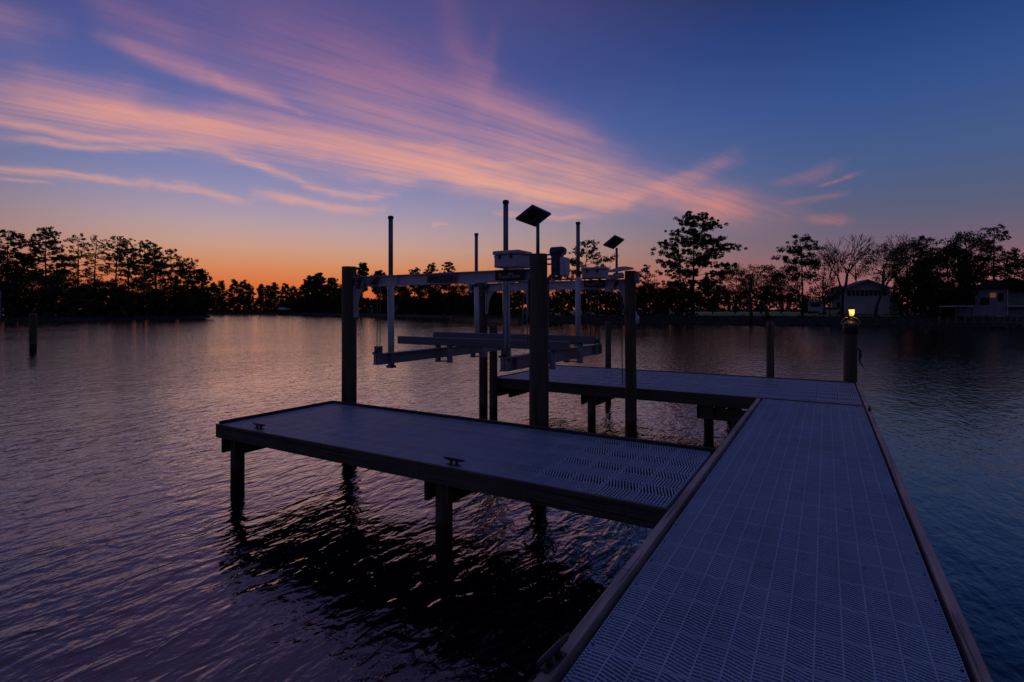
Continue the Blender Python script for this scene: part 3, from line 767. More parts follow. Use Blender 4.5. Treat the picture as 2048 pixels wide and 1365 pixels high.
# control boxes
def control_box(x0, x1, y0, y1, z0, z1):
    mb = MB(); mb.box(x0, y0, z0, x1, y1, z1-.055, bev=.012); b = mb.build('control_box', M['box_plastic'], lift)
    mb = MB(); mb.box(x0-.018, y0-.018, z1-.053, x1+.018, y1+.018, z1, bev=.014); mb.build('lid', M['box_plastic'], b)
    mb = MB()
    for t in (.25, .72):
        x = x0+(x1-x0)*t; mb.cut(); mb.box(x-.014, y0-.024, z1-.105, x+.014, y0-.0005, z1-.045, bev=.003)
    mb.cut(); mb.box(x0-.05, y0+.08, z1-.075, x0-.001, y0+.11, z1-.05)
    mb.build_each('latch', M['black_metal'], b)
    return b
control_box(-3.79, -3.42, 5.93, 6.28, 2.935, 3.155)
control_box(-4.06, -3.62, 9.50, 9.78, 2.99, 3.20)
# signs on the beams: short unreadable lettering
def glyph_row(mb, x0, x1, y, z, h, seed, script=False):
    r = random.Random(seed); n = 8 if not script else 9; w = (x1-x0)/n
    for i in range(n):
        x = x0+i*w; t = .005 if script else .006
        if script:
            hh = h*(1.25 if i in (0, 4, 5) else .6)
            pts = [(x+w*.9*(.5+.5*cos(a*2*pi/8+2.2)), y, z+hh*(.5+.5*sin(a*2*pi/8+2.2))) for a in range(8)]+[(x+w*1.05, y, z+.004)]
            mb.tube(pts, t, 5)
        else:
            k = r.randint(0, 3)
            mb.box(x, y-.003, z, x+.012, y, z+h)
            if k != 1: mb.box(x+w*.62-.012, y-.003, z, x+w*.62, y, z+h*(1 if k else .6))
            mb.box(x+.012, y-.003, z+h*(.0 if k == 1 else .45), x+w*.62-.012, y, z+h*(.0 if k == 1 else .45)+.012)
            if k in (0, 3): mb.box(x+.012, y-.003, z+h-.012, x+w*.62-.012, y, z+h)
mb = MB(); mb.box(-3.78, 5.945, 2.765, -3.34, 5.955, 2.905, bev=.002); s1 = mb.build('sign', M['sign_dark'], lift); tag(s1, 'dark brand plate with pale script lettering')
mb = MB(); glyph_row(mb, -3.72, -3.40, 5.942, 2.79, .06, 3, True); mb.build('lettering', M['letter'], s1)
mb = MB(); mb.box(-4.03, 9.525, 2.82, -3.60, 9.535, 2.955, bev=.002); s2 = mb.build('sign', M['sign_dark'], lift); tag(s2, 'dark brand plate with pale script lettering')
mb = MB(); glyph_row(mb, -3.98, -3.66, 9.522, 2.85, .055, 5, True); mb.build('lettering', M['letter'], s2)
mb = MB(); mb.box(-4.95, 5.958, 2.765, -4.45, 5.968, 2.885, bev=.002); s3 = mb.build('sign', M['sign_grey'], lift); tag(s3, 'grey strip sign with worn dark letters')
mb = MB(); glyph_row(mb, -4.92, -4.48, 5.957, 2.785, .075, 9); mb.build('lettering', M['letter_dark'], s3)
# drive motors
def motor(x, y, z, name, s=1.0):
    mb = MB()
    mb.tube([(x-.10*s, y, z+.18*s), (x-.09*s, y, z+.18*s), (x+.06*s, y, z+.18*s), (x+.10*s, y, z+.18*s)], [.05*s,.062*s,.062*s,.04*s], 16)
    mb.box(x-.075*s, y-.07*s, z-.12*s, x+.05*s, y+.07*s, z+.145*s, bev=.02); mb.box(x-.045*s, y-.085*s, z-.05*s, x+.03*s, y-.071*s, z+.06*s, bev=.006)
    g = mb.build('drive_motor', M['blue_paint'], lift)
    mb = MB(); mb.box(x+.052*s, y-.075*s, z-.13*s, x+.13*s, y+.075*s, z+.10*s, bev=.012); mb.tube([(x+.06*s,y-.03*s,z+.1*s),(x+.08*s,y-.03*s,z+.15*s),(x+.13*s,y-.03*s,z+.15*s)], .012, 8); mb.build('gear_cover', M['aluminium'], g)
    return g
motor(-2.90, 6.04, 2.93, 'm')
mb = MB()
for z in (3.075, 3.02, 2.955): mb.cut(); mb.tube([(-3.06, 6.02, z), (-2.97, 6.03, z)], .011, 8)
mb.cut(); mb.tube([(-3.03, 6.0, 2.76), (-2.98, 6.0, 2.80), (-2.92, 6.02, 2.78), (-2.85, 6.03, 2.79)], [.02,.03,.02,.03], 8)
mb.build_each('conduit', M['dark_alu'], lift)
# far motor group under a pale canopy-shaped cover left of the far right piling
mb = MB(); mb.prism([(-3.52, 3.10), (-3.40, 3.13), (-3.26, 3.17), (-3.14, 3.175), (-3.02, 3.15), (-3.0, 3.12), (-3.2, 3.10), (-3.30, 3.085), (-3.52, 3.075)], 'y', 9.36, 9.44)
mb.box(-3.40, 9.42, 2.99, -3.22, 9.50, 3.07, bev=.01); mb.tube([(-3.5, 9.45, 3.02), (-3.2, 9.45, 3.02)], .02, 10); mb.tube([(-3.56, 9.5, 2.97), (-3.3, 9.47, 2.985)], .03, 10)
mb.tube([(-3.47,9.45,3.08),(-3.47,9.45,3.2)], .008, 6)
mb.build('motor_cover', M['aluminium'], lift)
mb = MB(); mb.box(-3.01, 9.43, 2.86, -2.94, 9.56, 3.08, bev=.008); mb.build('junction_box', M['dark_alu'], lift)
mb = MB(); mb.box(-3.62, 9.55, 2.73, -3.50, 9.62, 2.78); mb.build('beam_clamp', M['aluminium'], lift)
# conduits down the pilings
mb = MB(); mb.tube([(-3.035, 6.03, 2.75), (-3.04, 6.03, .35)], .010, 8)
mb.tube([(-3.038, 6.0, 2.375), (-2.97, 6.0, 2.375), (-2.96, 6.0, 2.35)], .009, 6); mb.tube([(-3.02, 6.0, 2.33), (-2.98, 6.0, 2.33)], .018, 8)
tag(mb.build('conduit', M['galv'], lift))
mb = MB(); mb.tube([(-3.29, 5.93, 2.68), (-3.285, 5.93, 2.2), (-3.29, 5.94, 1.95)], .006, 6); mb.cut(); mb.tube([(-3.33, 5.93, 2.66), (-3.345, 5.92, 2.3), (-3.34, 5.93, 1.9)], .005, 6)
mb.build_each('cord', M['rope'], lift)
mb = MB(); mb.tube([(-3.36, 9.50, 2.74), (-3.27, 9.49, 2.62), (-3.25, 9.47, 2.40), (-3.235, 9.46, 1.0)], .009, 8); mb.tube([(-3.20, 9.44, 2.40), (-3.17, 9.43, 2.30)], .03, 8)
tag(mb.build('conduit', M['galv'], lift))
mb = MB(); mb.tube([(-3.92, 9.62, 2.78), (-3.92, 9.62, 1.75)], .011, 8); mb.build('drop_pipe', M['galv'], lift)
# solar panels
def solar(x, y, z0, z1, w, h, rz, tilt, off):
    mb = MB(); mb.tube([(x, y, z0), (x+.0, y, z1)], [.024,.022], 14)
    p = mb.build('solar_panel_pole', M['dark_alu'], lift)
    mtx = Matrix.Translation((x+off[0], y+off[1], z1+off[2])) @ Matrix.Rotation(rz, 4, 'Z') @ Matrix.Rotation(tilt, 4, 'X')
    mb = MB(); mb.box(-w/2, -h/2, -.012, w/2, h/2, .006); mb.v = [tuple(mtx @ Vector(v)) for v in mb.v]
    s = mb.build('solar_panel', M['panel_back'], lift)
    mb = MB(); mb.box(-w/2+.012, -h/2+.012, .0062, w/2-.012, h/2-.012, .009); mb.v = [tuple(mtx @ Vector(v)) for v in mb.v]
    mb.build('cells', M['cells'], s)
    mb = MB()
    for a in (-w/2, w/2-.012): mb.box(a, -h/2, -.02, a+.012, h/2, .010)
    for a in (-h/2, h/2-.012): mb.box(-w/2+.0122, a, -.02, w/2-.0122, a+.012, .010)
    mb.v = [tuple(mtx @ Vector(v)) for v in mb.v]; mb.build('frame', M['dark_alu'], s)
    mb = MB(); mb.box(-.03, -.05, -.05, .03, .05, -.0202); mb.v = [tuple(mtx @ Vector(v)) for v in mb.v]; mb.build('mount', M['galv'], p)
solar(-3.20, 6.06, 3.05, 3.50, .61, .28, SOL1[0], SOL1[1], (-.06, .0, .095))
solar(-3.40, 9.62, 3.08, 3.55, .61, .28, SOL2[0], SOL2[1], (-.055, .0, .115))
# little white bottle hanging by the far right piling
mb = MB(); mb.tube([(-2.99,9.50,2.35),(-2.985,9.50,2.31),(-2.97,9.50,2.27),(-2.965,9.50,2.26),(-2.965,9.50,2.14),(-2.965,9.50,2.12)], [.012,.014,.02,.035,.032,.015], 12)
tag(mb.build('float', M['white_pvc']), 'small pale float hanging on the right side of the rear right lift piling', 'float')
#%%PART3%%
# ------------------------------------------------------------------ trees
LEAFV = []
def tuft(mb, c, r, n, rnd, size, flat=.75):
    """n leaf-sized faces scattered in a flattened ball"""
    V = mb.v; Fc = mb.f
    for _ in range(n):
        while True:
            a, b, d = rnd.uniform(-1,1), rnd.uniform(-1,1), rnd.uniform(-1,1)
            if a*a+b*b+d*d <= 1: break
        px, py, pz = c[0]+a*r, c[1]+b*r, c[2]+d*r*flat
        t = rnd.uniform(0, 6.283); e = rnd.uniform(-1.2, 1.2); s = size*rnd.uniform(.6, 1.25)
        ux, uy = cos(t)*s, sin(t)*s
        wx, wy, wz = -sin(t)*sin(e)*s*.6, cos(t)*sin(e)*s*.6, cos(e)*s*.6
        n0 = len(V)
        V += [(px-ux*.5, py-uy*.5, pz), (px+wx, py+wy, pz+wz), (px+ux*.5, py+uy*.5, pz), (px-wx*.7, py-wy*.7, pz-wz*.7)]
        Fc.append((n0, n0+1, n0+2, n0+3))
def fin(mb):
    k = len(mb.f)-len(mb.m); mb.m += [0]*k; mb.sm += [False]*k
def trunk_path(H, rnd, bend):
    pts = []; x = y = 0; vx = rnd.uniform(-1,1)*bend; vy = rnd.uniform(-1,1)*bend
    for i in range(9):
        pts.append((x, y, H*i/8)); x += vx*H/8; y += vy*H/8; vx += rnd.uniform(-1,1)*bend*.8; vy += rnd.uniform(-1,1)*bend*.8
    return pts
def along(pts, t):
    t = max(0, min(.9999, t))*(len(pts)-1); i = int(t); f = t-i
    return tuple(pts[i][k]*(1-f)+pts[i+1][k]*f for k in range(3))
def make_tree(name, label, px, d, top, hw, bot, kind='pine', seed=0, z0=None, dens=1.0, leaf=None, group=None, cat='tree', lean=0, tr=None, yscale=1.0):
    """px, d: where it stands; top, bot: rows of crown top and crown bottom; hw: half crown width in photo pixels"""
    rnd = random.Random(seed*77+5)
    x, y = spot(px, d); g = z0 if z0 is not None else 1.4
    H = zof(top, d)-g; B = max(.5, zof(bot, d)-g); Rr = hw/1061*d
    t = thing(name, label, cat, (x, y, g), rnd.uniform(0, 6.28) if not lean else HEAD, group)
    path = trunk_path(H*.97, rnd, .035)
    if lean: path = [(p[0]+lean*p[2], p[1], p[2]) for p in path]
    rad = tr or max(.10, H*.014)
    mb = MB(); mb.tube([(p[0], p[1], p[2]-.4 if i == 0 else p[2]) for i, p in enumerate(path)], [rad*(1.35 if i == 0 else 1)*(1-.82*i/8) for i in range(9)], 8)
    tk = mb; cr = MB(); size = max(.24, d*.0017)
    def limb(p0, p1, r0, sag=0.0, kink=.12):
        L = sqrt(sum((a-b)**2 for a, b in zip(p0, p1))); m = []
        for i in range(5):
            f = i/4; j = L*kink*(0 if i in (0, 4) else 1)
            m.append((p0[0]+(p1[0]-p0[0])*f+rnd.uniform(-j,j), p0[1]+(p1[1]-p0[1])*f+rnd.uniform(-j,j), p0[2]+(p1[2]-p0[2])*f-sag*L*sin(pi*f)+rnd.uniform(-j,j)*.5))
        tk.tube(m, [r0*(1-.8*i/4) for i in range(5)], 4, caps=False); return m
    if kind == 'pine':
        nb = int((16+H*.9)*dens*(1.5 if d > 180 else 1))
        for i in range(nb):
            f = (i+rnd.random())/nb; z = B+(H-B)*f*.97
            prof = (.50+.50*sin(pi*min(1, f*.95+.12))**.8)*(1-.42*max(0, f-.45))*(.98+.55*mn.noise(Vector((f*5, seed*3.1, 0))))
            an = i*2.4+rnd.uniform(-.6,.6); L = Rr*max(.16, prof)*rnd.uniform(.65, 1.12)
            if f > .95: L = Rr*.3
            p0 = along(path, z/(H*.97)); p1 = (p0[0]+cos(an)*L, p0[1]+sin(an)*L, min(H-.1, z+L*rnd.uniform(.02, .38)))
            m = limb(p0, p1, rad*.26*(1.1-f*.6))
            nt = max(2, int(L/.62))
            for k in range(nt):
                ff = .38+.62*(k+.8)/nt
                q = along(m, ff); lat = L*.16+.3
                for _ in range(2 if ff < .95 else 1):
                    tuft(cr, (q[0]+rnd.uniform(-lat,lat), q[1]+rnd.uniform(-lat,lat), q[2]+rnd.uniform(-.25,.5)), rnd.uniform(.30,.62)*max(.85, size/.30), int(27*dens), rnd, size*.88)
    elif kind == 'round':
        nl = 7
        for i in range(nl):
            an = i*2*pi/nl+rnd.uniform(-.4,.4); z = B*.8+(H-B)*rnd.uniform(.0,.45)
            p0 = along(path, z/(H*.97)); p1 = (p0[0]+cos(an)*Rr*.75, p0[1]+sin(an)*Rr*.75, z+(H-z)*rnd.uniform(.35,.75)); limb(p0, p1, rad*.4)
        nt = int(120*dens*max(.5, min(3, Rr*(H-B)/20)))
        for i in range(nt):
            u = rnd.uniform(-1, 1); an = rnd.uniform(0, 6.283); q = sqrt(1-u*u); sh = rnd.uniform(.45, 1)**.5
            cx = cos(an)*q; cy = sin(an)*q
            lump = 1+.34*mn.noise(Vector((cx*1.7+seed, cy*1.7, u*1.7)))
            c0 = along(path, .6)
            tuft(cr, (c0[0]*.7+cx*Rr*sh*lump, c0[1]*.7+cy*Rr*sh*lump, (H+B)/2+u*(H-B)/2*sh*min(1.0, lump)), rnd.uniform(.6,1.1)*max(.8, size/.3), int(34*dens), rnd, size*.88)
    elif kind == 'bare':
        def grow(p, dr, L, r, dep):
            q = (p[0]+dr[0]*L, p[1]+dr[1]*L, p[2]+dr[2]*L)
            mid = tuple((a+b)/2+rnd.uniform(-.06,.06)*L for a, b in zip(p, q))
            (tk if dep < 2 else cr).tube([p, mid, q], [r, r*.82, r*.62], 5 if dep < 2 else 3, caps=False)
            if dep >= 5:
                if dens > 1 and rnd.random() < .6: tuft(cr, q, .4, 3, rnd, size*.6)
                return
            for k in range(3 if dep < 4 else 2):
                s = .55 if dep else .42
                nd = Vector((dr[0]+rnd.uniform(-s,s), dr[1]+rnd.uniform(-s,s), dr[2]+rnd.uniform(-.25,.3))).normalized()
                grow(q, nd, L*rnd.uniform(.66,.86), max(.028, r*.6), dep+1)
        tk.v = []; tk.f = []; tk.m = []; tk.sm = []
        grow((0,0,-.3), Vector((lean, 0, 1)).normalized(), H*.27, rad, 0)
    fin(cr)
    tk.build('trunk', M['bark'], t)
    c = cr.build('crown', M['bark'] if kind == 'bare' else M[leaf or ('needle' if kind == 'pine' else 'leaf')], t, fix=False)
    # scale bare crowns to the wanted height
    if kind == 'bare':
        zm = max(v[2] for v in cr.v); t.scale = (H/zm*yscale, H/zm*yscale, H/zm)
    return t

ORD = ['first','second','third','fourth','fifth','sixth','seventh','eighth','ninth','tenth','eleventh','twelfth','thirteenth','fourteenth','fifteenth']
# left bank, standing pines
LB = [  # px, top, hw, bot, dens, words
 (-60,450,44,580,1.1,'hidden mostly beyond the frame'), (14,460,42,575,1.3,'broad dense pine'), (92,457,42,572,1.35,'broad domed pine'),
 (154,470,27,565,.7,'thin open-crowned pine'), (188,474,20,560,.6,'slender sparse pine'), (229,472,24,556,.75,'slim pine with a clear bare trunk'),
 (257,480,22,566,.9,'upright pine'), (286,483,22,570,1.0,'close-set pine'), (313,487,23,575,1.0,'dark leaning-crowned pine'),
 (342,498,22,580,.9,'pine with a sloping top'), (374,518,24,590,.9,'shorter round-topped pine'), (399,540,19,596,.9,'lowest pine, at the tip of the bank')]
def ldep(x):
    for (xa, da), (xb, db) in zip(left_line, left_line[1:]):
        if xa <= x <= xb: return da+(db-da)*(x-xa)/(xb-xa)
for i, (px, top, hw, bot, dn, wds) in enumerate(LB):
    if i == 0: continue
    make_tree('pine_tree', f'{wds}, {ORD[i-1]} from the left on the left bank', px, ldep(px)+9+(i % 3)*4, top, hw*1.3, bot, 'pine', i+3, 1.0, dn*1.35, group='pines on the left bank')
for i, (px, top, hw, bot, wds) in enumerate([(-10,500,60,640,'tall dark leafy tree at the very left edge of the photo'), (58,540,50,640,'dark leafy tree under the domed pine on the left bank'), (128,548,46,640,'low dark leafy tree beneath the two thin pines on the left bank'),
      (205,555,46,640,'dark leafy tree left of the bare-trunked pine on the left bank'), (275,560,44,640,'dark leafy tree under the close-set pines of the left bank'), (338,568,40,640,'dark leafy tree under the sloping right end of the left bank row'), (392,574,30,640,'bushy tree at the right tip of the left bank')]):
    make_tree('leafy_tree', wds, px, ldep(px)+8, top, hw, bot, 'round', 40+i, .9, 1.5, group='leafy trees on the left bank')
# undergrowth of the left bank
def undergrowth(name, label, segs, seed, mat, dens=1.0, size=.5, zb=.5):
    """segs: (px0,px1,depth function,height,thickness)"""
    rnd = random.Random(seed); mb = MB()
    for px0, px1, df, h0, h1, th in segs:
        W = sqrt(sum((a-b)**2 for a, b in zip(spot(px0, df(px0)), spot(px1, df(px1)))))
        n = int(W*(h0+h1)/2*2.4*dens/(size/.5)**1.6)
        for _ in range(n):
            f = rnd.random(); px = px0+(px1-px0)*f; dep = df(px)+rnd.uniform(0, th)
            hh = (h0+(h1-h0)*f)*(.72+.45*mn.noise(Vector((px*.035, seed, 0)))+.22*mn.noise(Vector((px*.15, seed, 4))))
            x, y = spot(px, dep); z = zb+hh*rnd.random()**.9
            tuft(mb, (x, y, z), size*1.7, 9, rnd, size*1.25)
    fin(mb)
    return tag(mb.build(name, mat, fix=False), label, 'undergrowth', kind='stuff')
undergrowth('undergrowth', 'dark tangled undergrowth along the left bank, below the pines', [(-160, 120, lambda p: ldep(p)+2.5, 10.5, 10, 7), (120, 300, lambda p: ldep(p)+2.5, 9.5, 9.5, 7), (300, 412, lambda p: ldep(p)+2.5, 9.5, 7, 7)], 2, M['leaf'], 1.15, .55, .3)
# far wood behind the open water
undergrowth('far_wood', 'distant dark wood beyond the open water', [(360, 460, lambda p: fdep(p)+8, 14, 15, 20), (460, 560, lambda p: fdep(p)+8, 13, 10.5, 20), (560, 690, lambda p: fdep(min(p, 2600))+8, 12, 12, 20)], 3, M['needle'], 1.1, .8, .6)
FB = [(428,566,11),(443,563,12),(470,560,13),(487,562,12),(502,569,8),(520,570,9),(537,571,10),(551,566,11),(572,569,12),(590,574,10),(604,574,9)]
for i, (px, top, hw) in enumerate(FB):
    make_tree('pine_tree', f'tiny distant pine against the orange sky, {ORD[i]} from the left on the far shore', px, fdep(px)+12, top, hw, 607, 'pine', 60+i, 1.8, .75, group='pines on the far shore')
# middle shore behind the boat lift
MB_ = [(622,552,18,'pine',610,'dark pine left of the near left lift piling, nearest the orange gap'),
 (640,547,18,'pine',608,'fuller of the two joined pines left of the near left lift piling'), (664,556,18,'pine',610,'low pine touching the left edge of the near left lift piling'),
 (724,527,16,'pine',585,'narrow pine just right of the near left lift piling'), (757,543,20,'pine',590,'small pine above the left end of the near top beam'),
 (700,560,24,'round',628,'dark bushy tree behind the near left lift piling'), (828,538,22,'pine',590,'flat-topped pine above the middle of the near top beam'), (862,529,24,'pine',590,'wide pine above the letter sign of the near top beam'),
 (898,524,19,'pine',585,'pointed pine left of the second guide post'), (790,565,34,'round',632,'dark rounded tree behind the near left guide post'), (868,560,44,'round',633,'broad dark tree seen under the middle of the near top beam'),
 (940,560,40,'round',634,'broad dark tree behind the rear left guide post'), (1010,562,42,'round',638,'dark tree behind the front right guide post')]
for i, (px, top, hw, k, bot, lab) in enumerate(MB_):
    make_tree('pine_tree' if k == 'pine' else 'leafy_tree', lab, px, fdep(px)+9+(i % 3)*3, top, hw, bot, k, 90+i, 1.7, 1.35 if k == 'pine' else 1.3, group='trees behind the boat lift')
RB = [(1166,482,50,'pine',585,1.25,'large pine rising behind the rear right guide post',12,None), (1100,556,44,'round',640,1.3,'dark leafy tree behind the middle lift piling',9,None),
 (1175,570,46,'round',640,1.3,'dark leafy tree under the far top beam, left of the blue-grey box',8,None), (1240,556,36,'round',640,1.3,'dark leafy tree behind the rear right lift piling',9,None),
 (1286,534,30,'pine',600,1.0,'medium pine just right of the rear right lift piling',12,None),
 (1300,566,44,'round',640,1.4,'low dark tree left of the tall lone pine',9,None), (1352,572,44,'round',632,1.4,'bushy dark green tree at the foot of the tall lone pine',7,'leaf'),
 (1386,421,78,'pine',604,2.0,'tallest lone pine on the shore, wide layered crown against the pink sky',8,None), (1425,570,36,'round',628,1.3,'dark bush-like tree right of the tall lone pine',16,None),
 (1470,529,40,'round',606,1.05,'open leafy tree right of the tall lone pine, sky showing through it',22,None), (1522,527,42,'round',606,1.1,'open leafy tree halfway between the two tall pines',22,None),
 (1562,540,36,'round',610,1.2,'lower leafy tree just left of the round-topped pine',24,None), (1605,473,46,'pine',565,1.25,'round-topped pine with a bare lower trunk, left of the bare trees',5,None),
 (1640,575,34,'round',612,.9,'dark low tree left of the pale two-storey house',14,None),
 (1712,500,34,'round',560,.55,'thin leafy tree behind the peak of the pale two-storey house',24,None), (1768,484,40,'round',566,.8,'leafy tree behind the right half of the pale house roof',26,None),
 (1815,478,40,'round',590,1.0,'leafy dark tree filling the gap right of the half-bare tree',20,None), (1645,505,30,'round',585,.7,'thin leafy tree between the round-topped pine and the leafless spreading tree',20,None),
 (1862,473,30,'pine',570,1.1,'narrow dark pine right of the pale two-storey house',9,None), (1830,545,40,'round',632,1.5,'dark leafy tree hiding the ground right of the pale house',6,None),
 (1895,488,52,'round',636,1.5,'large dark evergreen between the two houses',5,None), (1936,458,44,'round',575,1.1,'highest rounded evergreen, left of the right-hand pine',9,'leaf2'),
 (1872,560,40,'round',636,1.4,'low dark shrubby tree in front of the large evergreen',3.5,None),
 (1987,453,46,'pine',570,1.05,'umbrella-shaped pine above the right-hand house',12,None), (2052,505,40,'round',590,1.2,'reddish leafy tree cut by the right edge of the photo',8,'leaf2'), (1955,540,30,'round',585,1.1,'dark tree over the roof of the right-hand house',10,None)]
for i, (px, top, hw, k, bot, dn, lab, back, lf) in enumerate(RB):
    make_tree('pine_tree' if k == 'pine' else 'leafy_tree', lab, px, fdep(px)+back, top, hw, bot, k, 120+i, 1.7, dn, leaf=lf, group='trees on the right-hand shore')
make_tree('bare_tree', 'leafless spreading tree left of the pale two-storey house', 1684, fdep(1684)+7, 470, 50, 560, 'bare', 7, 1.6, 1.0, lean=.04, tr=.26, yscale=1.1)
make_tree('bare_tree', 'leafless tree with a leaning trunk in front of the pale house', 1750, fdep(1750)+4, 474, 40, 560, 'bare', 11, 1.5, 1.3, lean=.26, tr=.24)
make_tree('bare_tree', 'tall half-bare tree just right of the pale two-storey house', 1806, fdep(1806)+9, 464, 40, 560, 'bare', 19, 1.6, 1.3, tr=.22)
make_tree('bare_tree', 'small half-bare tree immediately right of the round-topped pine', 1648, fdep(1648)+12, 486, 30, 560, 'bare', 23, 1.6, 1.3, tr=.16)
make_tree('leafy_tree', 'small leafy tree in front of the dark roof line left of the pale house', 1660, fdep(1660)+6, 560, 20, 606, 'round', 171, 1.6, .6, group='trees on the right-hand shore')
mb = MB(); x, y = spot(1501, 88.6); mb.tube([(x,y,-.5),(x+.1,y,2),(x-.1,y,4.4),(x,y,7.5)], [.34,.26,.2,.1], 10)
tag(mb.build('tree_stump', M['bark']), 'dark leafless trunk standing at the waterline in front of the lawn', 'tree')
mb = MB(); x, y = spot(1534, 90.5); mb.tube([(x,y,0),(x,y,2.0),(x,y,3.2)], [.28,.3,.12], 8); blob(mb, (x, y, 1.3), .7, rnd)
tag(mb.build('shrub', M['leaf']), 'small dark shrub at the water edge right of the dark trunk', 'shrub')
undergrowth('shore_scrub', 'dark scrub behind the boat lift and along the right-hand shore', [(690, 1000, lambda p: fdep(p)+5, 8, 7, 6), (1000, 1390, lambda p: fdep(p)+4, 6.5, 6.5, 6), (1390, 1620, lambda p: fdep(p)+52, 8, 8, 12), (1780, 2110, lambda p: fdep(p)+14, 6.5, 6.5, 6), (1600,1700, lambda p: fdep(p)+30, 5, 5, 6), (1860, 1900, lambda p: fdep(p)+4, 3, 2, 3)], 8, M['leaf'], 1.0, .5, 1.2)

# ------------------------------------------------------------------ buildings
def local(px, d, rz, z=1.7): return (*spot(px, d), z), rz
def pbox(name, mat, parent, *bs, bev=0):
    mb = MB()
    for b in bs: mb.box(*b, bev=bev)
    return mb.build(name, mat, parent)
# pale two-storey house: front face towards the water, left side visible
hx, hy = spot(1690, 99)
hs = thing('house', 'pale two-storey house with a row of dark upper windows and a garage door', 'house', (hx, hy, 1.75), HEAD-.38)
W_, D_, H_ = 7.0, 9.0, 4.7
wl = pbox('wall', M['siding'], hs, (0,0,0,W_,D_,H_), (W_+.002,1.2,0,W_+1.6,7,3.6))
mb = MB(); mb.prism([(0,H_),(W_,H_),(W_/2,H_+1.5)], 'y', .005, D_-.005); mb.build('gable', M['siding2'], hs)
mb = MB()
for s in (0, 1):
    a = [(-.5,H_-.15),(W_/2,H_+1.55),(W_/2,H_+1.72),(-.5,H_+.02)] if s == 0 else [(W_+.5,H_-.15),(W_+.5,H_+.02),(W_/2,H_+1.72),(W_/2,H_+1.55)]
    mb.prism(a, 'y', -.6, D_+.4)
rf = mb.build('roof', M['roof'], hs)
mb = MB(); mb.prism([(-.52,H_-.2),(W_/2,H_+1.5),(W_/2,H_+1.7),(-.52,H_-.0)], 'y', -.66, -.603); mb.prism([(W_+.52,H_-.2),(W_+.52,H_),(W_/2,H_+1.7),(W_/2,H_+1.5)], 'y', -.66, -.603); mb.build('fascia', M['trim'], rf)
for i in range(9):
    x = .35+i*.70
    wi = pbox('window', M['window'], hs, (x,-.03,3.35,x+.56,-.002,4.45))
    pbox('frame', M['trim'], wi, (x-.06,-.05,3.3,x-.002,-.001,4.5), (x-.06,-.055,4.452,x+.62,-.001,4.5), (x-.06,-.055,3.27,x+.62,-.001,3.348))
gd = pbox('garage_door', M['trim'], hs, (.6,-.04,.0,3.3,-.002,1.95)); pbox('frame', M['roof_pale'], gd, (.5,-.06,0,.598,-.001,2.05), (3.302,-.06,0,3.4,-.001,2.05), (.6,-.06,1.952,3.3,-.001,2.05))
pbox('window', M['window'], hs, (-.03,2.5,2.9,-.002,3.5,3.9)); pbox('window', M['window'], hs, (-.03,5.5,2.9,-.002,6.5,3.9))
# pale wing seen past its left side
hx2, hy2 = spot(1664, 104)
h2 = thing('garage', 'tall narrow pale outbuilding standing left of the pale two-storey house', 'outbuilding', (hx2, hy2, 1.8), HEAD-.45)
pbox('wall', M['siding'], h2, (0,0,0,2.6,4,5.0)); mb = MB(); mb.prism([(-.3,5.0),(2.9,5.0),(1.3,5.5)], 'y', -.25, 4.25); mb.build('roof', M['roof'], h2); pbox('door', M['window'], h2, (.8,-.03,0,1.7,-.002,2.1))
# camper and car
cx, cy = spot(1631, 100)
cv = thing('camper', 'white camper trailer with a dark rear window, parked left of the pale house', 'camper', (cx, cy, 1.75), HEAD-.60)
mb = MB(); prof = [(-1.25,.5),(1.25,.5),(1.3,1.6),(1.25,2.35),(.95,2.62),(-.95,2.62),(-1.25,2.35),(-1.3,1.6)]
mb.prism(prof, 'y', 0, 5.2); mb.build('body', M['trim'], cv)
pbox('window', M['window'], cv, (-.75,-.03,1.35,.75,-.002,2.15), bev=.012)
pbox('bumper', M['black_metal'], cv, (-1.2,-.18,.35,1.2,-.03,.498))
for s in (-1.08, 1.08):
    mb = MB(); mb.tube([(s-.12,2.2,.34),(s+.12,2.2,.34)], .34, 16); mb.build('wheel', M['black_metal'], cv)
cx, cy = spot(1664, 99)
cr_ = thing('parked_car', 'low pale car parked right of the white camper', 'car', (cx, cy, 1.65), HEAD-.5)
mb = MB(); mb.prism([(-2.0,.30),(2.0,.30),(2.05,.75),(1.3,.88),(.75,1.38),(-.95,1.40),(-1.5,.92),(-2.05,.85)], 'y', -.82, .82); mb.build('body', M['roof_pale'], cr_)
mb = MB(); mb.prism([(-1.35,.92),(1.15,.92),(.68,1.32),(-.88,1.34)], 'y', -.835, .835); mb.build('window', M['window'], cr_)
for a in (-1.25, 1.25):
    for b in (-.78, .78):
        mb = MB(); mb.tube([(a,b-.1,.32),(a,b+.1,.32)], .32, 16); mb.build('wheel', M['black_metal'], cr_)
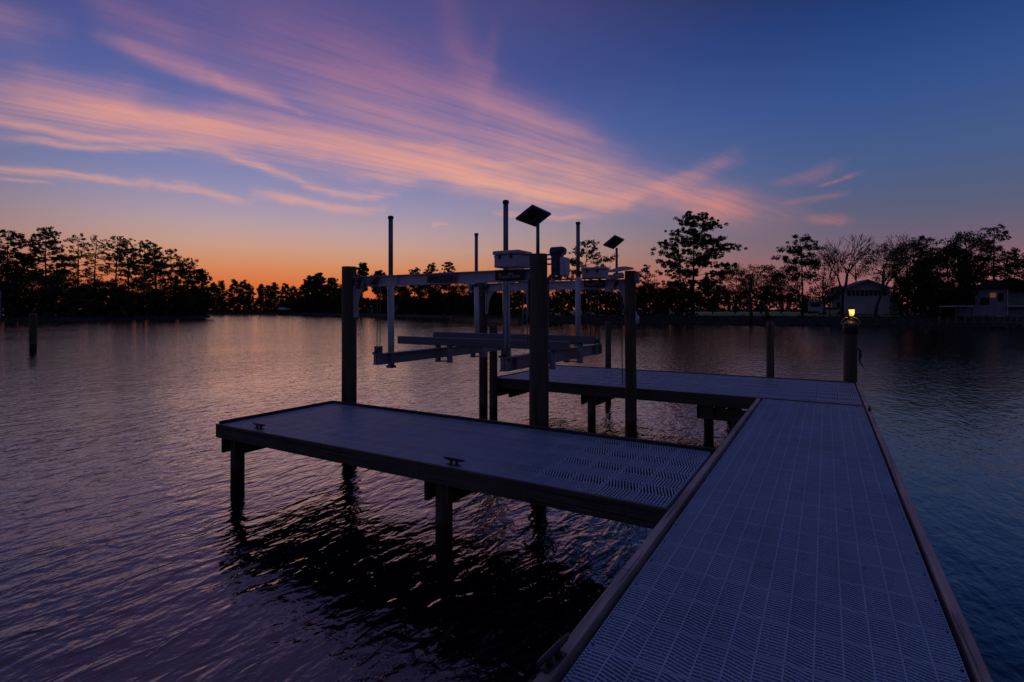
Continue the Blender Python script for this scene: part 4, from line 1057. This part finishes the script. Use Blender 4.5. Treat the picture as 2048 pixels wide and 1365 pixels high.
# right-hand house with porch
hx, hy = spot(1886, 84)
h3 = thing('house', 'blue-grey house at far right with a wide porch and one lit amber window', 'house', (hx, hy, 1.4), HEAD-.55)
wl3 = pbox('wall', M['siding2'], h3, (0,0,0,2.2,5,3.1), (2.202,.8,.0,7.6,8,4.3), (7.602,1.6,0,16,9,4.2))
mb = MB(); mb.prism([(1.8,4.4),(12.5,4.4),(8.2,5.9)], 'y', .3, 9.3); rf3 = mb.build('roof', M['roof'], h3)
mb = MB(); mb.prism([(8.2,5.72),(8.2,5.98),(12.9,4.30),(12.9,4.04)], 'y', .1, .29); mb.build('fascia', M['trim'], rf3)
mb = MB(); mb.prism([(-.4,4.24),(3.4,5.7),(7.4,4.24)], 'x', 9.0, 18.4); mb.v = [(v[0], v[1]+1.4, v[2]+.01) for v in mb.v]; mb.build('porch_roof', M['roof'], h3)
w1 = pbox('window', M['lit_window'], h3, (5.75,.75,3.0,6.45,.79,3.7)); pbox('frame', M['trim'], w1, (5.68,.73,2.95,5.748,.798,3.75), (6.452,.73,2.95,6.52,.798,3.75))
w2 = pbox('window', M['window'], h3, (6.65,.75,2.4,7.35,.79,3.7)); pbox('frame', M['trim'], w2, (6.58,.73,2.35,6.648,.798,3.75), (7.352,.73,2.35,7.42,.798,3.75))
for x in (.5, 2.9, 4.6): pbox('window', M['window'], h3, (x,(.77 if x > 2.2 else -.03),1.9,x+1.1,(.798 if x > 2.2 else -.002),3.0))
for x in (7.6, 11.0, 14.6, 17.9): pbox('porch_post', M['trim'], h3, (x,.2,-.6,x+.14,.34,4.2))
pbox('railing', M['trim'], h3, (9.2,.22,2.35,17.9,.30,2.43), (7.74,.22,1.55,17.9,.32,1.75)); pbox('porch_floor', M['board_x'], h3, (7.6,.35,1.5,18,1.59,1.7))
# covered boat slip roof, right shore
bx_, by_ = spot(1912, 76.5)
b1 = thing('boat_shelter', 'small flat white-roofed boat shelter in front of the blue-grey house', 'boat shelter', (bx_, by_, 0), HEAD)
pbox('roof', M['roof_pale'], b1, (0,0,2.95,2.55,3,3.10)); 
for x in (.08, 2.35):
    for y in (.1, 2.8): pbox('post', M['piling'], b1, (x,y,-.8,x+.12,y+.12,2.948))
# picket row of short pilings and low deck along the right shore
pier = thing('shore_pier', 'low wooden pier on short posts along the right-hand shore, in front of the blue-grey house', 'pier', (0,0,0))
mb = MB(); mp = MB()
pr = [spot(1878, 74.5), spot(1985, 71.5), spot(2060, 67.5), spot(2160, 63)]
for (ax, ay), (bx2, by2) in zip(pr, pr[1:]):
    L = sqrt((bx2-ax)**2+(by2-ay)**2); ux, uy = (bx2-ax)/L, (by2-ay)/L; nx, ny = -uy, ux
    for a, b in ((0, L),):
        c = [(ax, ay), (bx2, by2), (bx2+nx*1.4, by2+ny*1.4), (ax+nx*1.4, ay+ny*1.4)]
        mb.face([(p[0], p[1], .92) for p in c]); mb.face([(c[0][0], c[0][1], .92), (c[1][0], c[1][1], .92), (c[1][0], c[1][1], .72), (c[0][0], c[0][1], .72)])
mb.build('deck', M['board_x'], pier)
k = 0
for (ax, ay), (bx2, by2) in zip(pr, pr[1:]):
    for t in range(6):
        x = ax+(bx2-ax)*t/6; y = ay+(by2-ay)*t/6
        mp = MB(); mp.tube([(x, y, -1), (x, y, 1.35+.3*(k % 3 == 0))], .09, 8); mp.build('post', M['piling'], pier); k += 1
# pier and fence below the trees in the middle
pier2 = thing('shore_pier', 'long low dark pier along the far shore, seen beneath the near top beam', 'pier', (0,0,0))
P0 = Vector(spot(742, 180)); P1 = Vector(spot(905, 128)); u = (P1-P0).normalized(); nn = Vector((-u.y, u.x))
mb = MB(); a, b, c, d = P0, P1, P1+nn*2, P0+nn*2
mb.face([(p.x, p.y, 1.05) for p in (a, b, c, d)]); mb.face([(a.x,a.y,1.05),(b.x,b.y,1.05),(b.x,b.y,.6),(a.x,a.y,.6)]); mb.build('deck', M['board_x'], pier2)
for i in range(14):
    q = P0.lerp(P1, i/13); mb = MB(); mb.tube([(q.x, q.y, -1), (q.x, q.y, 1.9 if i % 4 == 0 else 1.0)], .16, 8); mb.build('post', M['piling'], pier2)
fence = thing('picket_fence', 'low pale picket fence along the top of the dark bulkhead behind the lift', 'fence', (0,0,0))
mb = MB()
for i in range(70):
    px = 905+i*2.9; x, y = spot(px, fdep(px)-1.2); mb.box(x-.05, y-.05, .9, x+.05, y+.05, 1.62+.1*(i % 2))
mb.build('pickets', M['stone'], fence)
mb = MB(); 
for i in range(20):
    pa = 900+i*10.5; pb_ = pa+10.5; a = spot(pa, fdep(pa)-1.0); b = spot(pb_, fdep(pb_)-1.0)
    mb.face([(a[0],a[1],-.8),(b[0],b[1],-.8),(b[0],b[1],1.15),(a[0],a[1],1.15)]); mb.face([(a[0],a[1],1.15),(b[0],b[1],1.15),(b[0]*1.03,b[1]*1.03,1.15),(a[0]*1.03,a[1]*1.03,1.15)])
tag(mb.build('bulkhead', M['piling']), 'dark timber bulkhead at the waterline behind the boat lift', 'sea wall')
# roofs glimpsed among the trees behind the lift
bx_, by_ = spot(787, fdep(787)+3)
h4 = thing('house', 'low pale-roofed house half hidden under the near top beam, right of the first guide post', 'house', (bx_, by_, 1.7), HEAD+.1)
pbox('wall', M['siding2'], h4, (0,0,0,9,5,2.4)); mb = MB(); mb.prism([(-.4,-.5,),(-.4,-.5)][:0] or [(-.5,2.4),(-.5,2.75),(2.5,4.1),(5.5,2.75),(5.5,2.4)], 'x', -.4, 9.4); mb.build('roof', M['roof_pale'], h4)
bx_, by_ = spot(742, fdep(742)+3)
h5 = thing('shed', 'tiny pale-roofed shed among the dark trees left of the first guide post', 'shed', (bx_, by_, 1.7), HEAD-.1)
pbox('wall', M['siding2'], h5, (0,0,0,3.6,3,2.2)); mb = MB(); mb.prism([(-.4,2.2),(-.4,2.5),(1.5,3.3),(3.4,2.5),(3.4,2.2)], 'x', -.3, 3.9); mb.build('roof', M['roof_pale'], h5)
# boathouse on the far shore
bx_, by_ = spot(555, fdep(555)-3)
h6 = thing('boathouse', 'distant boathouse with a long white roof on the far shore, below the orange sky', 'boathouse', (bx_, by_, 0), HEAD)
mb = MB(); mb.prism([(0,3.0),(0,3.3),(3.5,4.6),(7,3.3),(7,3.0)], 'x', 0, 10.2); mb.build('roof', M['roof_pale'], h6)
for x in (.3, 3.4, 6.6, 9.7):
    for y in (.4, 6.4): pbox('post', M['piling'], h6, (x,y,-1,x+.25,y+.25,2.998))
pbox('floor', M['board_x'], h6, (-1.5,.8,.6,11,6.2,.9))
# a blue-grey sliver of a building at the left edge
bx_, by_ = spot(-88, 112)
h7 = thing('boathouse', 'blue-grey building corner at the extreme left edge of the photo, on the near bank', 'boathouse', (bx_, by_, .4), HEAD)
pbox('wall', M['siding2'], h7, (0,0,0,4.75,5,6.4)); mb = MB(); mb.prism([(-.3,6.4),(5.0,6.4),(2.4,7.6)], 'y', -.3, 5.3); mb.build('roof', M['roof'], h7)
